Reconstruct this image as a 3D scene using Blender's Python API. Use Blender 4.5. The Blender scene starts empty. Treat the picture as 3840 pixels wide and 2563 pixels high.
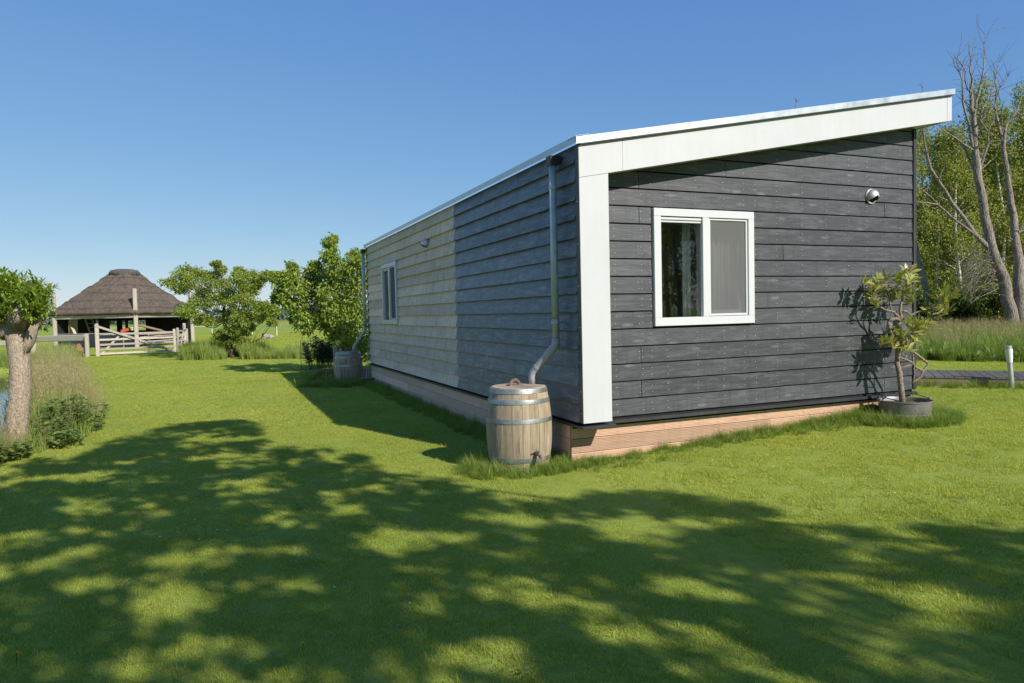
import bpy, math, random
import numpy as np
from mathutils import Matrix, Vector
random.seed(7)
rng = np.random.default_rng(7)
scene = bpy.context.scene
COL = scene.collection

# ------------------------------------------------------------------ camera
CAM = np.array([-3.3808, -6.1914, 1.676])
CR = np.array([0.92103, -0.38883, -0.02285])
CU = np.array([0.03744, 0.02998, 0.99885])
CF = np.array([0.38770, 0.92082, -0.04217])
FPX = 2590.7
cam = bpy.data.cameras.new('camera')
cam.lens = FPX * 36.0 / 3840.0
cam.sensor_width = 36.0
cam.clip_start = 0.05
cam.clip_end = 6000
cobj = bpy.data.objects.new('camera', cam)
cobj.matrix_world = Matrix(((CR[0], CU[0], -CF[0], CAM[0]), (CR[1], CU[1], -CF[1], CAM[1]),
                            (CR[2], CU[2], -CF[2], CAM[2]), (0, 0, 0, 1)))
COL.objects.link(cobj)
scene.camera = cobj

def at(px, py, depth):
    """a point of the photograph (3840 px wide) at a depth in metres"""
    return CAM + (CF + CR * (px - 1920) / FPX - CU * (py - 1281.5) / FPX) * depth

# ------------------------------------------------------------------ sky and sun
SUN = np.array([0.292, -0.769, 0.568]); SUN /= np.linalg.norm(SUN)
SUN_EL = math.asin(SUN[2]); SUN_AZ = math.atan2(SUN[0], SUN[1])
world = bpy.data.worlds.new('World'); scene.world = world; world.use_nodes = True
wn = world.node_tree.nodes; wl = world.node_tree.links
bg = wn['Background']
sky = wn.new('ShaderNodeTexSky'); sky.sky_type = 'NISHITA'; sky.sun_disc = False
sky.sun_elevation = SUN_EL; sky.sun_rotation = SUN_AZ
sky.altitude = 500; sky.air_density = 1.0; sky.dust_density = 0.1; sky.ozone_density = 6.0
# film-like response of the whole sky: one curve per channel, the same in every direction
sx = wn.new('ShaderNodeSeparateColor'); cx = wn.new('ShaderNodeCombineColor'); wl.new(sky.outputs[0], sx.inputs[0])
SKY = 0.12
for k, (pivot, val, ex) in enumerate(((0.10, 0.056, 0.82), (0.21, 0.136, 0.62), (0.50, 0.310, 0.32))):
    m1 = wn.new('ShaderNodeMath'); m1.operation = 'MULTIPLY'; m1.inputs[1].default_value = SKY/pivot
    m2 = wn.new('ShaderNodeMath'); m2.operation = 'POWER'; m2.inputs[1].default_value = ex
    m3 = wn.new('ShaderNodeMath'); m3.operation = 'MULTIPLY'; m3.inputs[1].default_value = val/SKY
    wl.new(sx.outputs[k], m1.inputs[0]); wl.new(m1.outputs[0], m2.inputs[0]); wl.new(m2.outputs[0], m3.inputs[0]); wl.new(m3.outputs[0], cx.inputs[k])
wl.new(cx.outputs[0], bg.inputs[0]); bg.inputs[1].default_value = SKY
sun = bpy.data.lights.new('sun', 'SUN'); sun.energy = 2.9; sun.angle = math.radians(0.53); sun.color = (1.0, 0.945, 0.87)
so = bpy.data.objects.new('sun', sun); so.rotation_euler = Vector(SUN).to_track_quat('Z', 'Y').to_euler(); so.location = (10, -20, 15)
COL.objects.link(so)
scene.view_settings.view_transform = 'Standard'; scene.view_settings.look = 'None'
scene.view_settings.exposure = 1.02; scene.view_settings.gamma = 1.0
scene.cycles.max_bounces = 6; scene.cycles.transparent_max_bounces = 12
scene.cycles.diffuse_bounces = 3; scene.cycles.glossy_bounces = 3; scene.cycles.transmission_bounces = 4

# ------------------------------------------------------------------ materials
class NT:
    def __init__(s, name):
        s.m = bpy.data.materials.new(name); s.m.use_nodes = True
        s.n = s.m.node_tree.nodes; s.l = s.m.node_tree.links; s.n.clear()
        s.out = s.n.new('ShaderNodeOutputMaterial')
    def add(s, t, **kw):
        o = s.n.new(t)
        for k, v in kw.items():
            if k in o.inputs: s.set(o.inputs[k], v)
            else: setattr(o, k, v)
        return o
    def set(s, sock, v):
        if isinstance(v, bpy.types.NodeSocket): s.l.new(v, sock)
        elif isinstance(v, (tuple, list)) and len(v) == 3 and sock.type == 'RGBA': sock.default_value = (*v, 1)
        else: sock.default_value = v
    def coord(s, kind='Object', scale=(1, 1, 1), rnd=False, rot=(0, 0, 0)):
        tc = s.add('ShaderNodeTexCoord'); mp = s.add('ShaderNodeMapping')
        s.l.new(tc.outputs[kind], mp.inputs[0]); mp.inputs['Scale'].default_value = scale; mp.inputs['Rotation'].default_value = rot
        if rnd:
            oi = s.add('ShaderNodeObjectInfo'); mu = s.add('ShaderNodeMath', operation='MULTIPLY'); s.l.new(oi.outputs['Random'], mu.inputs[0]); mu.inputs[1].default_value = 173.0
            s.l.new(mu.outputs[0], mp.inputs['Location'])
        return mp.outputs[0]
    def noise(s, vec, scale=5.0, detail=4.0, rough=0.55, dist=0.0):
        o = s.add('ShaderNodeTexNoise'); s.l.new(vec, o.inputs['Vector'])
        o.inputs['Scale'].default_value = scale; o.inputs['Detail'].default_value = detail
        o.inputs['Roughness'].default_value = rough; o.inputs['Distortion'].default_value = dist
        return o.outputs['Fac']
    def ramp(s, fac, stops):
        o = s.add('ShaderNodeValToRGB'); s.l.new(fac, o.inputs[0]); e = o.color_ramp.elements
        while len(e) < len(stops): e.new(0.5)
        for q, (p, c) in zip(e, stops):
            q.position = p; q.color = (*c, 1) if len(c) == 3 else c
        return o.outputs[0]
    def mix(s, fac, a, b, mode='MIX'):
        o = s.add('ShaderNodeMix', data_type='RGBA', blend_type=mode)
        s.set(o.inputs[0], fac); s.set(o.inputs[6], a); s.set(o.inputs[7], b)
        return o.outputs[2]
    def math(s, op, a, b=0.0):
        o = s.add('ShaderNodeMath', operation=op); s.set(o.inputs[0], a); s.set(o.inputs[1], b); return o.outputs[0]
    def bump(s, h, strength=0.3, dist=0.01):
        o = s.add('ShaderNodeBump'); s.l.new(h, o.inputs['Height']); o.inputs['Strength'].default_value = strength; o.inputs['Distance'].default_value = dist
        return o.outputs[0]
    def bsdf(s, color, rough=0.6, metal=0.0, spec=0.5, normal=None):
        o = s.add('ShaderNodeBsdfPrincipled'); s.set(o.inputs['Base Color'], color); s.set(o.inputs['Roughness'], rough)
        s.set(o.inputs['Metallic'], metal); o.inputs['Specular IOR Level'].default_value = spec
        if normal is not None: s.l.new(normal, o.inputs['Normal'])
        s.l.new(o.outputs[0], s.out.inputs[0]); return o

def g3(v): return (v, v, v)

def wood(name, c0, c1, axis='x', dark=(0.02, 0.02, 0.02), knots=0.5, rough=0.6, stain=0.0, spec=0.4, bump=0.25, stainc=(0.1, 0.1, 0.1), band=0.0, bandc=(0.1, 0.1, 0.1), grey=0.0, greyc=(0.4, 0.38, 0.34)):
    t = NT(name)
    st = {'x': (1.2, 14, 26), 'y': (14, 1.2, 26), 'z': (20, 20, 1.0)}[axis]
    v = t.coord(scale=st, rnd=True)
    gr = t.noise(v, 3.0, 6, 0.65, 0.6)
    col = t.ramp(gr, [(0.28, c0), (0.72, c1)])
    blot = t.noise(t.coord(scale=tuple(a * 0.25 for a in st), rnd=True), 2.0, 3, 0.5)
    oi = t.add('ShaderNodeObjectInfo')
    col = t.mix(t.math('MULTIPLY', blot, 0.55), col, t.mix(0.5, col, tuple(0.55 * a for a in c0)))
    br = t.math('ADD', t.math('MULTIPLY', oi.outputs['Random'], 0.45), 0.78)
    hsv = t.add('ShaderNodeHueSaturation'); t.l.new(br, hsv.inputs['Value']); t.l.new(col, hsv.inputs['Color']); col = hsv.outputs[0]
    if knots > 0:
        vo = t.add('ShaderNodeTexVoronoi'); ks = {'x': (1.7, 4, 6.5), 'y': (4, 1.7, 6.5), 'z': (6, 6, 2.0)}[axis]
        t.l.new(t.coord(scale=ks, rnd=True), vo.inputs['Vector']); vo.inputs['Scale'].default_value = 1.0
        kf = t.ramp(vo.outputs['Distance'], [(0.05, g3(1)), (0.16, g3(0))])
        col = t.mix(t.math('MULTIPLY', kf, knots), col, dark)
    if band > 0:
        bn = t.noise(t.coord(scale={'x': (1.3, 3, 8), 'y': (3, 1.6, 9), 'z': (3, 3, .6)}[axis], rnd=True), 2.0, 7, 0.75, 0.5)
        col = t.mix(t.math('MULTIPLY', t.ramp(bn, [(0.48, g3(0)), (0.66, g3(1))]), band), col, bandc)
    if grey > 0:
        gn = t.noise(t.coord(scale=(1, 0.55, 0.8)), 1.1, 5, 0.65)
        col = t.mix(t.math('MULTIPLY', t.ramp(gn, [(0.40, g3(0)), (0.62, g3(1))]), grey), col, greyc)
    if stain > 0:
        sn = t.noise(t.coord(scale={'x': (10, 10, 1.0), 'y': (5, 5, 0.8), 'z': (9, 9, 0.9)}[axis], rnd=True), 2.0, 5, 0.6)
        col = t.mix(t.math('MULTIPLY', t.ramp(sn, [(0.52, g3(0)), (0.7, g3(1))]), stain), col, stainc)
    t.bsdf(col, rough, 0, spec, t.bump(gr, bump, 0.006))
    return t.m

def plain(name, c, rough=0.5, metal=0.0, var=0.12, scale=4.0, bump=0.0, spec=0.5, speck=None, streak=0.0):
    t = NT(name)
    v = t.coord()
    n = t.noise(v, scale, 5, 0.6)
    col = t.ramp(n, [(0.3, tuple(a * (1 - var) for a in c)), (0.7, tuple(min(1, a * (1 + var)) for a in c))])
    if speck:
        s = t.noise(t.coord(scale=(1, 1, 0.35)), scale * 6, 3, 0.6)
        col = t.mix(t.ramp(s, [(0.62, g3(0)), (0.74, g3(1))]), col, speck)
    if streak:
        sk = t.noise(t.coord(scale=(9, 9, 0.7)), 1.6, 6, 0.7); sp_ = t.noise(t.coord(), 30, 3, 0.6)
        col = t.mix(t.math('MULTIPLY', t.ramp(sk, [(0.45, g3(0)), (0.75, g3(1))]), streak), col, (0.30, 0.31, 0.26))
        col = t.mix(t.math('MULTIPLY', t.ramp(sp_, [(0.68, g3(0)), (0.76, g3(1))]), streak), col, (0.2, 0.2, 0.18))
    nr = t.bump(t.noise(v, scale * 8, 4), bump, 0.004) if bump else None
    t.bsdf(col, t.math('ADD', t.math('MULTIPLY', n, 0.25), rough - 0.12), metal, spec, nr)
    return t.m

def bark(name, c0, c1, sc=(9, 9, 2.2), crack=0.6, bump=0.9):
    t = NT(name); v = t.coord(scale=sc)
    n = t.noise(v, 2.0, 7, 0.7, 0.8)
    vo = t.add('ShaderNodeTexVoronoi', feature='DISTANCE_TO_EDGE'); t.l.new(v, vo.inputs['Vector']); vo.inputs['Scale'].default_value = 1.6
    cr = t.ramp(vo.outputs['Distance'], [(0.0, g3(0)), (0.12, g3(1))])
    col = t.ramp(n, [(0.3, c0), (0.65, c1)])
    col = t.mix(t.math('MULTIPLY', t.math('SUBTRACT', 1.0, cr), crack), col, tuple(a * 0.35 for a in c0))
    h = t.math('ADD', n, t.math('MULTIPLY', cr, crack))
    t.bsdf(col, 0.85, 0, 0.2, t.bump(h, bump, 0.02)); return t.m

def leafmat(name, c0, c1, c2=None, trans=0.35, rough=0.5, spec=0.4, posvar=0.0):
    """c0..c1 by leaf, translucent"""
    t = NT(name)
    a = t.add('ShaderNodeAttribute', attribute_name='rnd')
    oi = t.add('ShaderNodeObjectInfo')
    f = t.math('FRACT', t.math('ADD', a.outputs['Fac'], t.math('MULTIPLY', oi.outputs['Random'], 0.35)))
    stops = [(0.0, c0), (1.0, c1)] if c2 is None else [(0.0, c0), (0.82, c1), (1.0, c2)]
    col = t.ramp(f, stops)
    if posvar:
        ge = t.add('ShaderNodeNewGeometry')
        n = t.noise(ge.outputs['Position'], 0.55, 4, 0.6)
        col = t.mix(t.math('MULTIPLY', t.ramp(n, [(0.35, g3(0)), (0.7, g3(1))]), posvar), col, tuple(x * y for x, y in zip(c1, (1.42, 1.16, 1.3))))
        n2 = t.noise(ge.outputs['Position'], 2.6, 3, 0.6)
        col = t.mix(t.math('MULTIPLY', t.ramp(n2, [(0.45, g3(0)), (0.75, g3(1))]), posvar * 0.6), col, tuple(x * y for x, y in zip(c0, (0.85, 0.8, 0.8))))
    p = t.add('ShaderNodeBsdfPrincipled'); t.l.new(col, p.inputs['Base Color']); p.inputs['Roughness'].default_value = rough; p.inputs['Specular IOR Level'].default_value = spec
    tr = t.add('ShaderNodeBsdfTranslucent'); t.l.new(t.mix(1.0, col, (1.0, 1.12, 0.6), 'MULTIPLY'), tr.inputs['Color'])
    mx = t.add('ShaderNodeMixShader'); mx.inputs[0].default_value = trans
    t.l.new(p.outputs[0], mx.inputs[1]); t.l.new(tr.outputs[0], mx.inputs[2]); t.l.new(mx.outputs[0], t.out.inputs[0])
    return t.m

M = {}
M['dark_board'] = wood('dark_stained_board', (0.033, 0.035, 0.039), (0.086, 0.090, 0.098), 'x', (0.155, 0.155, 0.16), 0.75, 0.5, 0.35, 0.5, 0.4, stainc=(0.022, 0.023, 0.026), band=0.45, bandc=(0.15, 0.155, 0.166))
M['dark_board_side'] = wood('dark_stained_side_board', (0.072, 0.082, 0.092), (0.165, 0.182, 0.20), 'y', (0.025, 0.03, 0.036), 0.5, 0.42, 0.6, 0.5, 0.3, stainc=(0.035, 0.042, 0.05), band=0.65, bandc=(0.30, 0.325, 0.35))  # lighter copy of the dark stain: the side wall's shade is lifted in colour
M['bare_board'] = wood('bare_weathered_board', (0.64, 0.50, 0.37), (0.95, 0.77, 0.59), 'y', (0.30, 0.22, 0.14), 0.5, 0.75, 0.6, 0.2, 0.35, stainc=(0.32, 0.26, 0.20), band=0.4, bandc=(0.93, 0.82, 0.70), grey=0.5, greyc=(0.52, 0.44, 0.35))
M['plinth'] = wood('hardwood_plinth', (0.52, 0.32, 0.21), (0.74, 0.51, 0.36), 'x', (0.3, 0.16, 0.1), 0.15, 0.6, 0.15, 0.3, 0.15)
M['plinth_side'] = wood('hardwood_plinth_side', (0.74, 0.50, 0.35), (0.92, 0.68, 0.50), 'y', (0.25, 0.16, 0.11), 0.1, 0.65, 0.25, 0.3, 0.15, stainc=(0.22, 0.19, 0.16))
M['white'] = plain('white_panel', (0.55, 0.555, 0.565), 0.42, 0, 0.03, 2.0, 0.0, 0.4, streak=0.12)
M['white_frame'] = plain('white_window_frame', (0.59, 0.595, 0.605), 0.35, 0, 0.02, 3.0)
M['zinc'] = plain('zinc', (0.52, 0.56, 0.58), 0.45, 0.75, 0.12, 5.0, 0.05, speck=(0.66, 0.68, 0.68))
M['pipe_zinc'] = plain('weathered_zinc_pipe', (0.44, 0.49, 0.49), 0.42, 0.25, 0.2, 6.0, 0.08, speck=(0.36, 0.40, 0.40))
M['black_metal'] = plain('black_metal', (0.035, 0.036, 0.038), 0.45, 0.0, 0.2, 3.0, speck=(0.07, 0.07, 0.07))
M['brown_metal'] = plain('brown_metal', (0.085, 0.075, 0.068), 0.45, 0.3, 0.25, 4.0, speck=(0.16, 0.15, 0.14))
M['steel'] = plain('brushed_steel', (0.62, 0.62, 0.62), 0.5, 0.85, 0.08, 6.0)
M['pvc'] = plain('grey_pvc', (0.40, 0.40, 0.415), 0.38, 0, 0.05, 3.0)
M['nail'] = plain('nail_heads', (0.75, 0.75, 0.75), 0.4, 0.2, 0.02)
M['core'] = plain('dark_wall_membrane', (0.008, 0.008, 0.009), 0.9, 0, 0.1)
M['room'] = plain('room_paint', (0.45, 0.44, 0.42), 0.8, 0, 0.04)
M['curtain'] = plain('white_curtain', (0.7, 0.69, 0.66), 0.8, 0, 0.05)
M['roofing'] = plain('roofing_felt', (0.06, 0.06, 0.06), 0.9, 0, 0.2, 3, 0.3)
M['oak'] = wood('barrel_oak', (0.33, 0.25, 0.155), (0.52, 0.42, 0.28), 'z', (0.12, 0.08, 0.05), 0.4, 0.65, 0.75, 0.3, 0.3, stainc=(0.13, 0.10, 0.07), grey=0.55, greyc=(0.27, 0.235, 0.185))
M['oak_head'] = wood('barrel_head_oak', (0.34, 0.27, 0.19), (0.5, 0.42, 0.31), 'x', (0.15, 0.11, 0.08), 0.2, 0.7, 0.3, 0.3, 0.3)
M['hoop'] = plain('galvanised_hoop', (0.34, 0.36, 0.355), 0.48, 0.75, 0.35, 7.0, 0.1, speck=(0.20, 0.19, 0.15))
M['rust'] = plain('rusty_iron', (0.17, 0.11, 0.085), 0.75, 0.2, 0.35, 12.0, 0.3)
M['tapwood'] = plain('tap_wood', (0.33, 0.24, 0.16), 0.6, 0, 0.2, 12.0, 0.2)
M['grey_wood'] = wood('weathered_grey_wood', (0.33, 0.285, 0.225), (0.55, 0.49, 0.40), 'z', (0.12, 0.10, 0.08), 0.3, 0.85, 0.4, 0.2, 0.4, stainc=(0.16, 0.14, 0.12))
M['grey_wood_x'] = wood('weathered_grey_rail', (0.34, 0.295, 0.235), (0.57, 0.51, 0.42), 'x', (0.12, 0.10, 0.08), 0.3, 0.85, 0.3, 0.2, 0.4, stainc=(0.16, 0.14, 0.12))
M['decking'] = wood('grey_decking', (0.17, 0.16, 0.15), (0.27, 0.26, 0.24), 'x', (0.08, 0.08, 0.08), 0.1, 1.0, 0.0, 0.0, 0.2)
M['deck_side'] = wood('decking_side', (0.30, 0.22, 0.16), (0.44, 0.34, 0.25), 'x', (0.2, 0.14, 0.1), 0.1, 0.7, 0.2, 0.3, 0.2)
M['black_wood'] = wood('tarred_wood', (0.012, 0.013, 0.016), (0.028, 0.03, 0.034), 'x', (0.01, 0.01, 0.01), 0.2, 0.6, 0.0, 0.4, 0.3)
M['navy_wood'] = wood('blue_black_boards', (0.022, 0.026, 0.034), (0.045, 0.052, 0.065), 'x', (0.01, 0.01, 0.01), 0.2, 0.6, 0.0, 0.4, 0.3)
M['yellow_panel'] = plain('pale_yellow_board', (0.5, 0.43, 0.24), 0.7, 0, 0.1)
M['red'] = plain('red_paint', (0.45, 0.05, 0.03), 0.5)
M['log_end'] = plain('orange_cut_wood', (0.42, 0.17, 0.07), 0.8, 0, 0.35, 9.0)
M['tub'] = plain('zinc_tub', (0.26, 0.24, 0.225), 0.5, 0.55, 0.2, 6.0, 0.1, speck=(0.36, 0.35, 0.33))
M['terracotta'] = plain('grey_pot', (0.24, 0.2, 0.165), 0.8, 0, 0.2, 8)
M['soil'] = plain('soil', (0.085, 0.06, 0.042), 0.95, 0, 0.5, 18.0, 0.8)
M['mulch'] = plain('bark_mulch', (0.17, 0.105, 0.075), 0.95, 0, 0.5, 25.0, 0.8)
M['frost'] = plain('frosted_diffuser', (0.8, 0.8, 0.8), 0.5, 0, 0.02)
M['tape'] = plain('white_fence_tape', (0.75, 0.76, 0.74), 0.6, 0, 0.02)
M['wire'] = plain('green_black_wire', (0.02, 0.025, 0.022), 0.5)
M['cane'] = plain('bamboo_cane', (0.42, 0.36, 0.25), 0.6, 0, 0.15, 10)
M['bark_willow'] = bark('willow_bark', (0.24, 0.18, 0.125), (0.50, 0.41, 0.30), (16, 16, 9), crack=0.25)
M['bark_dark'] = bark('dark_bark', (0.06, 0.047, 0.036), (0.16, 0.13, 0.10))
M['bark_dead'] = bark('dead_bark', (0.13, 0.105, 0.085), (0.40, 0.34, 0.28), (9, 9, 1.6))
M['bark_shrub'] = bark('shrub_bark', (0.19, 0.14, 0.10), (0.40, 0.33, 0.25), (25, 25, 18), bump=0.5)
t = NT('birch_bark'); v = t.coord(scale=(3, 3, 9))
n = t.noise(v, 1.2, 6, 0.7); t.bsdf(t.ramp(n, [(0.36, (0.05, 0.045, 0.04)), (0.46, (0.5, 0.48, 0.43)), (0.7, (0.68, 0.66, 0.6))]), 0.8, 0, 0.2); M['bark_birch'] = t.m
M['leaf_willow'] = leafmat('willow_leaf', (0.19, 0.29, 0.035), (0.35, 0.44, 0.065), (0.43, 0.48, 0.10), 0.45, 0.42)
M['leaf_acer'] = leafmat('small_tree_leaf', (0.23, 0.30, 0.05), (0.39, 0.45, 0.085), (0.46, 0.43, 0.13), 0.5, 0.5)
M['leaf_pear'] = leafmat('pear_leaf', (0.19, 0.275, 0.035), (0.36, 0.43, 0.07), (0.42, 0.48, 0.10), 0.48, 0.36)
M['leaf_rhodo'] = leafmat('rhododendron_leaf', (0.018, 0.04, 0.014), (0.04, 0.07, 0.022), (0.08, 0.09, 0.03), 0.12, 0.38)
M['leaf_pot'] = leafmat('potted_shrub_leaf', (0.25, 0.27, 0.06), (0.42, 0.42, 0.12), (0.52, 0.34, 0.18), 0.3, 0.36, 0.5)
M['leaf_birch'] = leafmat('birch_leaf', (0.22, 0.25, 0.05), (0.36, 0.37, 0.085), (0.42, 0.40, 0.10), 0.48, 0.5)
M['leaf_shade'] = leafmat('shade_tree_leaf', (0.05, 0.09, 0.02), (0.09, 0.14, 0.03), None, 0.22, 0.5)
M['leaf_dark'] = leafmat('dark_shrub_leaf', (0.07, 0.11, 0.02), (0.18, 0.22, 0.035), (0.40, 0.36, 0.05), 0.4, 0.5)
M['leaf_weed'] = leafmat('weed_leaf', (0.12, 0.18, 0.04), (0.24, 0.31, 0.075), None, 0.3, 0.45)
M['leaf_far'] = leafmat('far_tree_leaf', (0.10, 0.14, 0.10), (0.15, 0.19, 0.13), None, 0.2, 0.7, 0.1)
M['sedum'] = leafmat('yellow_sedum', (0.20, 0.19, 0.015), (0.34, 0.30, 0.03), None, 0.25, 0.6)
M['grass'] = leafmat('lawn_blade', (0.265, 0.335, 0.048), (0.465, 0.525, 0.095), (0.64, 0.59, 0.24), 0.5, 0.45, 0.25, 0.55)
M['grass_tall'] = leafmat('tall_grass_blade', (0.13, 0.215, 0.028), (0.26, 0.36, 0.055), (0.42, 0.40, 0.14), 0.35, 0.42, 0.35, 0.2)
M['reed'] = leafmat('reed_blade', (0.19, 0.265, 0.042), (0.32, 0.39, 0.085), (0.44, 0.42, 0.17), 0.3, 0.45, 0.3, 0.15)
M['straw'] = leafmat('dry_stalk', (0.27, 0.22, 0.10), (0.46, 0.38, 0.20), (0.36, 0.22, 0.14), 0.25, 0.6, 0.2, 0.1)
M['daisy'] = plain('daisy_white', (0.8, 0.8, 0.78), 0.6)
M['dandelion'] = plain('dandelion_yellow', (0.75, 0.50, 0.01), 0.6)
t = NT('thatch'); v = t.coord(scale=(14, 14, 3))
n = t.noise(v, 3, 6, 0.7); n2 = t.noise(t.coord(), 0.9, 4, 0.6)
c = t.ramp(n, [(0.3, (0.075, 0.058, 0.046)), (0.7, (0.26, 0.205, 0.165))]); n4 = t.noise(t.coord(scale=(3.5, 3.5, 1.2)), 1.6, 5, 0.7); c = t.mix(t.ramp(n4, [(0.35, g3(0.65)), (0.62, g3(0))]), c, (0.06, 0.047, 0.038))
zz = t.add('ShaderNodeTexWave', wave_type='BANDS', bands_direction='Z'); t.l.new(t.coord(), zz.inputs['Vector']); zz.inputs['Scale'].default_value = 0.62; zz.inputs['Distortion'].default_value = 1.2; zz.inputs['Detail'].default_value = 3.0
c = t.mix(t.ramp(zz.outputs['Fac'], [(0.0, g3(0.5)), (0.12, g3(0))]), c, (0.05, 0.04, 0.032)); c = t.mix(t.math('MULTIPLY', t.ramp(n2, [(0.5, g3(0)), (0.7, g3(1))]), 0.35), c, (0.24, 0.18, 0.09))
t.bsdf(c, 0.95, 0, 0.1, t.bump(n, 0.9, 0.05)); M['thatch'] = t.m
M['cap'] = plain('dark_thatch_cap', (0.085, 0.075, 0.068), 0.95, 0, 0.4, 7.0, 0.8)
# glass and screen
t = NT('window_glass'); gl = t.add('ShaderNodeBsdfGlossy', Roughness=0.01); tr = t.add('ShaderNodeBsdfTransparent', Color=(0.9, 0.93, 0.92))
fr = t.add('ShaderNodeFresnel', IOR=1.5); mx = t.add('ShaderNodeMixShader'); t.l.new(t.math('ADD', t.math('MULTIPLY', fr.outputs[0], 0.75), 0.0), mx.inputs[0])
t.l.new(tr.outputs[0], mx.inputs[1]); t.l.new(gl.outputs[0], mx.inputs[2]); t.l.new(mx.outputs[0], t.out.inputs[0]); M['glass'] = t.m
t = NT('insect_screen'); df = t.add('ShaderNodeBsdfDiffuse', Color=(0.20, 0.20, 0.20)); tr = t.add('ShaderNodeBsdfTransparent')
mx = t.add('ShaderNodeMixShader'); mx.inputs[0].default_value = 0.5; t.l.new(tr.outputs[0], mx.inputs[1]); t.l.new(df.outputs[0], mx.inputs[2]); t.l.new(mx.outputs[0], t.out.inputs[0]); M['screen'] = t.m
t = NT('pond_water'); n = t.noise(t.coord(scale=(1, 1, 1)), 5.0, 3, 0.5); t.bsdf((0.02, 0.03, 0.028), 0.04, 0, 0.9, t.bump(n, 0.12, 0.02)); M['water'] = t.m
# ground
t = NT('ground_soil_and_turf'); ge = t.add('ShaderNodeNewGeometry'); P = ge.outputs['Position']
n1 = t.noise(P, 0.35, 5, 0.6); n2 = t.noise(P, 9.0, 5, 0.7); n3 = t.noise(P, 60.0, 3, 0.7)
c = t.ramp(n1, [(0.3, (0.245, 0.305, 0.048)), (0.7, (0.335, 0.39, 0.07))])
c = t.mix(t.math('MULTIPLY', t.ramp(n2, [(0.4, g3(0)), (0.7, g3(1))]), 0.5), c, (0.17, 0.22, 0.03))
c = t.mix(t.math('MULTIPLY', t.ramp(n3, [(0.5, g3(0)), (0.75, g3(1))]), 0.4), c, (0.05, 0.06, 0.018))
t.bsdf(c, 0.95, 0, 0.1, t.bump(n3, 0.8, 0.02)); M['ground'] = t.m
t = NT('bank_soil'); n = t.noise(t.coord(), 12, 5, 0.7); t.bsdf(t.ramp(n, [(0.3, (0.035, 0.026, 0.018)), (0.7, (0.075, 0.058, 0.038))]), 0.95, 0, 0.1, t.bump(n, 0.8, 0.02)); M['bank'] = t.m

# ------------------------------------------------------------------ mesh helpers
WORLD_ROOTS = {'wooden_house', 'potted_shrub', 'boardwalk'}
def link(name, me, mat, parent=None, smooth=False, loc=None):
    o = bpy.data.objects.new(name, me); COL.objects.link(o)
    if mat is not None and not me.materials: me.materials.append(M[mat] if isinstance(mat, str) else mat)
    if parent is not None:
        o.parent = parent
        if parent.name in WORLD_ROOTS: o.matrix_parent_inverse = Matrix.Translation(-parent.location)   # built in world coordinates
    if loc is not None: o.location = loc
    if smooth: me.polygons.foreach_set('use_smooth', [True] * len(me.polygons))
    return o

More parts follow.
